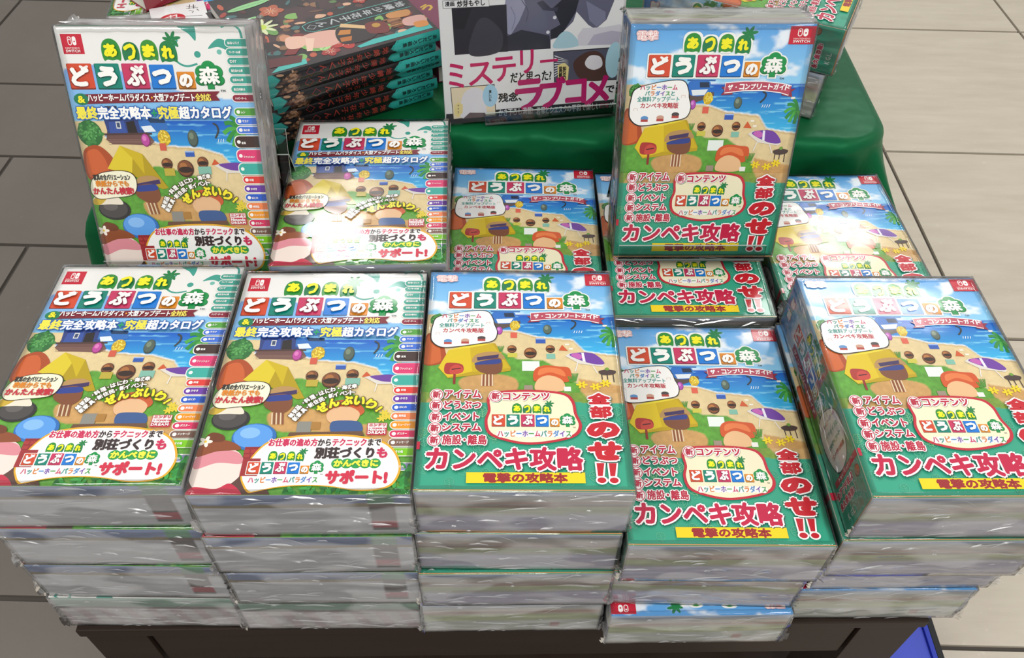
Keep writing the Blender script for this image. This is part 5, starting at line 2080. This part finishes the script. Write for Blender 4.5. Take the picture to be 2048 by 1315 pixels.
def art_spine():
    """x from head (0) to foot (AL), y across (0..AT)"""
    P = Print((AL, AT))
    T = AT

    def bg(X, Y):
        k = 1 - np.abs(2 * Y / T - 1)
        col = np.zeros(X.shape + (3,)) + np.array(lin('171517'))
        return mixc(col, '2fa79e', ((X < 47 + 8 * k) | (X > 176 - 6 * k)) * 1.0)
    P.raster(0, 0, AL, T, 0.9, bg)
    nbase = P.n
    P.stroke([(45.5, 0.4), (53, T / 2), (45.5, T - 0.4)], 0.5, '145a55', smooth=False)
    for i, ch in enumerate('あいだいろ画集'):
        P.char(ch, 6 + 5.6 * i, T * 0.5, 4.4, 4.6, math.pi / 2, '123c3a', 0.15)
    for i, ch in enumerate('地縛少年花子くん'):
        P.char(ch, 61 + 9.4 * i, T * 0.5, 7.0, 6.6, math.pi / 2, '8e362c', 0.2)
    P.stroke([(135, T / 2), (139.5, T - 2), (144, T / 2), (139.5, 2)], 0.6, '8e362c', closed=True, smooth=False)
    for k in range(16):
        rg = random.Random(k)
        P.ell(150 + rg.uniform(0, 20), T * rg.uniform(0.15, 0.85), rg.uniform(2, 4.5), rg.uniform(1, 2.6), ('6a4a34', '9a7458', '4a3428', 'b08a6c')[k % 4], rg.uniform(0, 3), 10)
    me = P.mesh('spine_art')
    # gently rounded back
    for i, v in enumerate(me.vertices):
        q = v.co.y * 1000 / T * 2 - 1
        v.co.z += (1.3 * (1 - q * q) + (0.22 if i >= nbase else 0.0)) * 0.001
    return me


ME['art_cover'], ME['art_spine'] = art_cover(), art_spine()
for k in ('art_cover', 'art_spine'):
    ME[k].materials.append(M_INK)
M_BLACKCARD = simple('black_card', '1a1718', 0.3)
ME['artbook_cover'] = u_cover('cover', AD / 1000, AL / 1000, AT / 1000, 0.0005, -1)
ME['artbook_cover'].materials.append(M_BLACKCARD)
ME['artbook_pages'] = thin_pages(AD / 1000 - 0.0012, AL / 1000 - 0.002, AT / 1000 - 0.0011)
ME['artbook_pages'].materials.append(M_PAGE)
angY = math.atan2(0.534, 0.845)
K = Vector((-0.062, 0.309))
names7 = ['bottom', 'second from bottom', 'third from bottom', 'fourth from bottom', 'fifth from bottom', 'second from top', 'topmost']
rg = random.Random(3)
for i in range(7):
    root = tag(link('art_book', None), 'black art book with teal spine ends, %s of the slanted pile' % names7[i], 'book', 'black art books piled on the cloth')
    cv = link('cover', ME['artbook_cover'], root)
    p = link('page_block', ME['artbook_pages'], root)
    p.location = (0, 0, 0.00055)
    a = link('cover_art', ME['art_cover'], cv)
    a.location = (-AD / 2000, -AL / 2000, AT / 1000 + 0.00002)
    a.scale = (1, 1, 0.4)
    s = link('spine_art', ME['art_spine'], cv)
    s.matrix_local = Matrix(((0, 0, 1, AD / 2000 + 0.00002), (-1, 0, 0, AL / 2000), (0, -1, 0, AT / 1000), (0, 0, 0, 1)))
    u = (6 - i) / 6
    off = Vector((-0.010, 0.020)) * u + Vector((rg.uniform(-0.005, 0.005), rg.uniform(-0.005, 0.005))) * (1 if i < 6 else 0)
    if i == 3:
        off += Vector((0.845, 0.534)) * 0.008
    ang = angY + rg.uniform(-0.02, 0.02) * (1 if i < 6 else 0)
    yv = Vector((math.cos(ang), math.sin(ang)))
    xv = Vector((yv.y, -yv.x))
    c = K + off - xv * (AD / 2000) - yv * (AL / 2000)
    root.location = (c.x, c.y, CT + 0.0005 + i * 0.0132)
    root.rotation_euler = (0, 0, math.atan2(xv.y, xv.x))


# ------------------------------------------------------------------ plum book beside the art books
def plain_book(name, label, w, h, t, mat, loc, rz, art=None, group=None, spine_left=True):
    root = tag(link(name, None), label, 'book', group)
    cv = link('cover', u_cover('cover', w, h, t, 0.0006, 1 if spine_left else -1), root, mat)
    pm = thin_pages(w - 0.0015, h - 0.002, t - 0.0013)
    pm.materials.append(M_PAGE)
    p = link('page_block', pm, root)
    p.location = (0, 0, 0.00065)
    if art:
        me = art()
        me.materials.append(M_INK)
        a = link('cover_art', me, cv)
        a.location = (-w / 2, -h / 2, t + 0.00002)
        a.scale = (1, 1, 0.4)
    root.location = loc
    root.rotation_euler = (0, 0, rz)
    return root


def plum_art():
    P = Print()
    P.rect((0, 0, 130, 180), '7a2a4c')
    for ch, x, y, s, r in (('の', 16, 20, 14, 0.4), ('う', 14, 62, 13, 0.4)):
        P.char(ch, x, y, s, s, r, 'd0a83a', 0.8)
    P.ell(60, 110, 26, 30, '8f4a64')
    return P.mesh('cover_art')


M_PLUM = simple('plum_card', '6c2444', 0.35)
for i in range(3):
    plain_book('novel', ['plum book with yellow lettering, bottom of three beside the art books', 'plum book with yellow lettering, middle of three beside the art books',
                         'plum book with yellow lettering, top of three beside the art books'][i], 0.13, 0.18, 0.0195, M_PLUM,
               (-0.063 + 0.002 * i, 0.470, CT + 0.0003 + i * 0.0198), math.radians(32 + i), plum_art, 'plum novels beside the art books')

# ------------------------------------------------------------------ far left: wrapped grey-edged guides, red book, price card
g = guide('n', 'wrapped guide with grey page edges, lower one behind the standing white copy', 'wrapped guides at the far corner of the cloth')
lay(g, -0.352, 0.488, CT, math.radians(-80), 1.0)
red_book_z = CT + BTm + 0.0006


def gold_marks(P, x0, y0, n, step, s, seed):
    """worn gilt ornament, too rubbed to read"""
    rg = random.Random(seed)
    for i in range(n):
        x = x0 + step * i
        for k in range(4):
            a_ = (x + rg.uniform(-s, s), y0 + rg.uniform(-s, s))
            P.stroke([a_, (a_[0] + rg.uniform(-s, s), a_[1] + rg.uniform(-s, s))], 1.0, 'c8a04c', smooth=False)


def red_art():
    P = Print((128, 182))
    P.rect((0, 0, 128, 182), '8c2230')
    P.rect((8, 8, 120, 60), 'a83040')
    gold_marks(P, 24, 34, 4, 26, 7, 2)
    return P.mesh('cover_art')


def red_spine():
    P = Print((182, 22))
    P.rect((0, 0, 182, 22), '8c2230')
    gold_marks(P, 60, 11, 5, 18, 5, 4)
    P.rect((150, 5, 162, 17), 'e8e4dc')
    P.rect((153, 8, 159, 14), '2a2020')
    return P.mesh('spine_art')


rb = plain_book('novel', 'dark red book with gold spine lettering behind the price card', 0.128, 0.182, 0.024, simple('red_card', '842030', 0.3),
                (-0.385, 0.516, red_book_z), math.radians(-43), red_art, None, False)
rs = red_spine()
rs.materials.append(M_INK)
s = link('spine_art', rs, [o_ for o_ in rb.children if o_.name.startswith('cover')][0])
s.matrix_local = Matrix(((0, 0, 1, 0.064 + 0.00002), (-1, 0, 0, 0.091), (0, -1, 0, 0.023), (0, 0, 0, 1)))
s.scale[2] = 0.4


def price_card():
    P = Print()
    P.rect((0, 0, 60, 48), 'e9e9e8')
    P.ell(22, 16, 14, 12, 'c4202c')
    for q in ([(14, 20), (28, 24)], [(16, 14), (30, 17)], [(19, 8), (21, 25)], [(26, 9), (27, 24)], [(14, 11), (20, 9)]):
        P.stroke(q, 1.6, 'f0e4e2', smooth=False)
    for q in ([(40, 40), (50, 37)], [(44, 43), (42, 33)], [(48, 42), (47, 32)], [(39, 35), (52, 33)], [(41, 29), (46, 26), (44, 22)], [(50, 30), (52, 25)], [(36, 17), (54, 13)]):
        P.stroke(q, 0.9, '28282c', smooth=False)
    return P.mesh('face')


card = tag(link('price_card', None), 'white price card with a red disc lying before the red book', 'card')
pf = price_card()
pf.materials.append(M_INK)
f = link('face', pf, card)
f.location = (0, 0, 0.0012)
f.scale = (1, 1, 0.3)
link('backing', box_mesh('backing', 0, 0.06, 0, 0.048, 0, 0.0011), card, M_WHITE)
Xd = Vector((0.92, 0.39, 0)).normalized()
Zt = Vector((0, 0, 1))
Yd = Zt.cross(Xd)
m = Matrix((Xd, Yd, Zt)).transposed().to_4x4()
m.translation = Vector((-0.380, 0.365, red_book_z))
card.matrix_world = m

# ------------------------------------------------------------------ under the table: blue crate, packs on the lower shelf
crate = tag(link('plastic_crate', None), 'blue plastic crate with black rim under the table beside the beige floor', 'crate')
M_BLUE = simple('blue_plastic', '4a58c8', 0.5, 0.4, noise=(14, 0.10))
M_BLUE2 = simple('deep_blue_plastic', '2438b0', 0.45)
M_BLACK = simple('black_rubber', '14141a', 0.6)
cx0, cx1, cy0, cy1, ch = 0.425, 0.536, -0.20, 0.22, 0.172
link('lid', box_mesh('lid', cx0, cx1, cy0, cy1, ch, ch + 0.004, 0.001), crate, M_BLUE)
for name, a, b_, c, d in (('wall_panel', cx0 - 0.006, cx0, cy0 - 0.006, cy1 + 0.006), ('wall_panel', cx1, cx1 + 0.006, cy0 - 0.006, cy1 + 0.006),
                          ('wall_panel', cx0, cx1, cy0 - 0.006, cy0), ('wall_panel', cx0, cx1, cy1, cy1 + 0.006)):
    link(name, box_mesh(name, a, b_, c, d, 0, ch + 0.008, 0.001), crate, M_BLUE2)
for name, a, b_, c, d in (('rim', cx1 + 0.0062, cx1 + 0.014, cy0 - 0.014, cy1 + 0.014), ('rim', cx0 - 0.014, cx0 - 0.0062, cy0 - 0.014, cy1 + 0.014)):
    link(name, box_mesh(name, a, b_, c, d, ch - 0.02, ch + 0.008, 0.001), crate, M_BLACK)
link('base', box_mesh('base', cx0, cx1, cy0, cy1, 0.0, 0.004), crate, M_BLUE2)
crate.location = (0, 0, FZ)

shelf_z = FZ + 0.1955
cols = [('e4e4e0', 'white'), ('3a66a8', 'blue'), ('b8b4a8', 'grey'), ('b83028', 'red'), ('d8d2c0', 'cream')]
for i, (cc, nm) in enumerate(cols):
    x = -0.25 + 0.125 * i
    for k in range(1):
        plain_book('magazine', '%s magazine lying on the shelf under the table' % nm, 0.115, 0.16, 0.03, simple('magazine_' + nm, cc, 0.4), (x, -0.02 + 0.036 * x, shelf_z), TR)
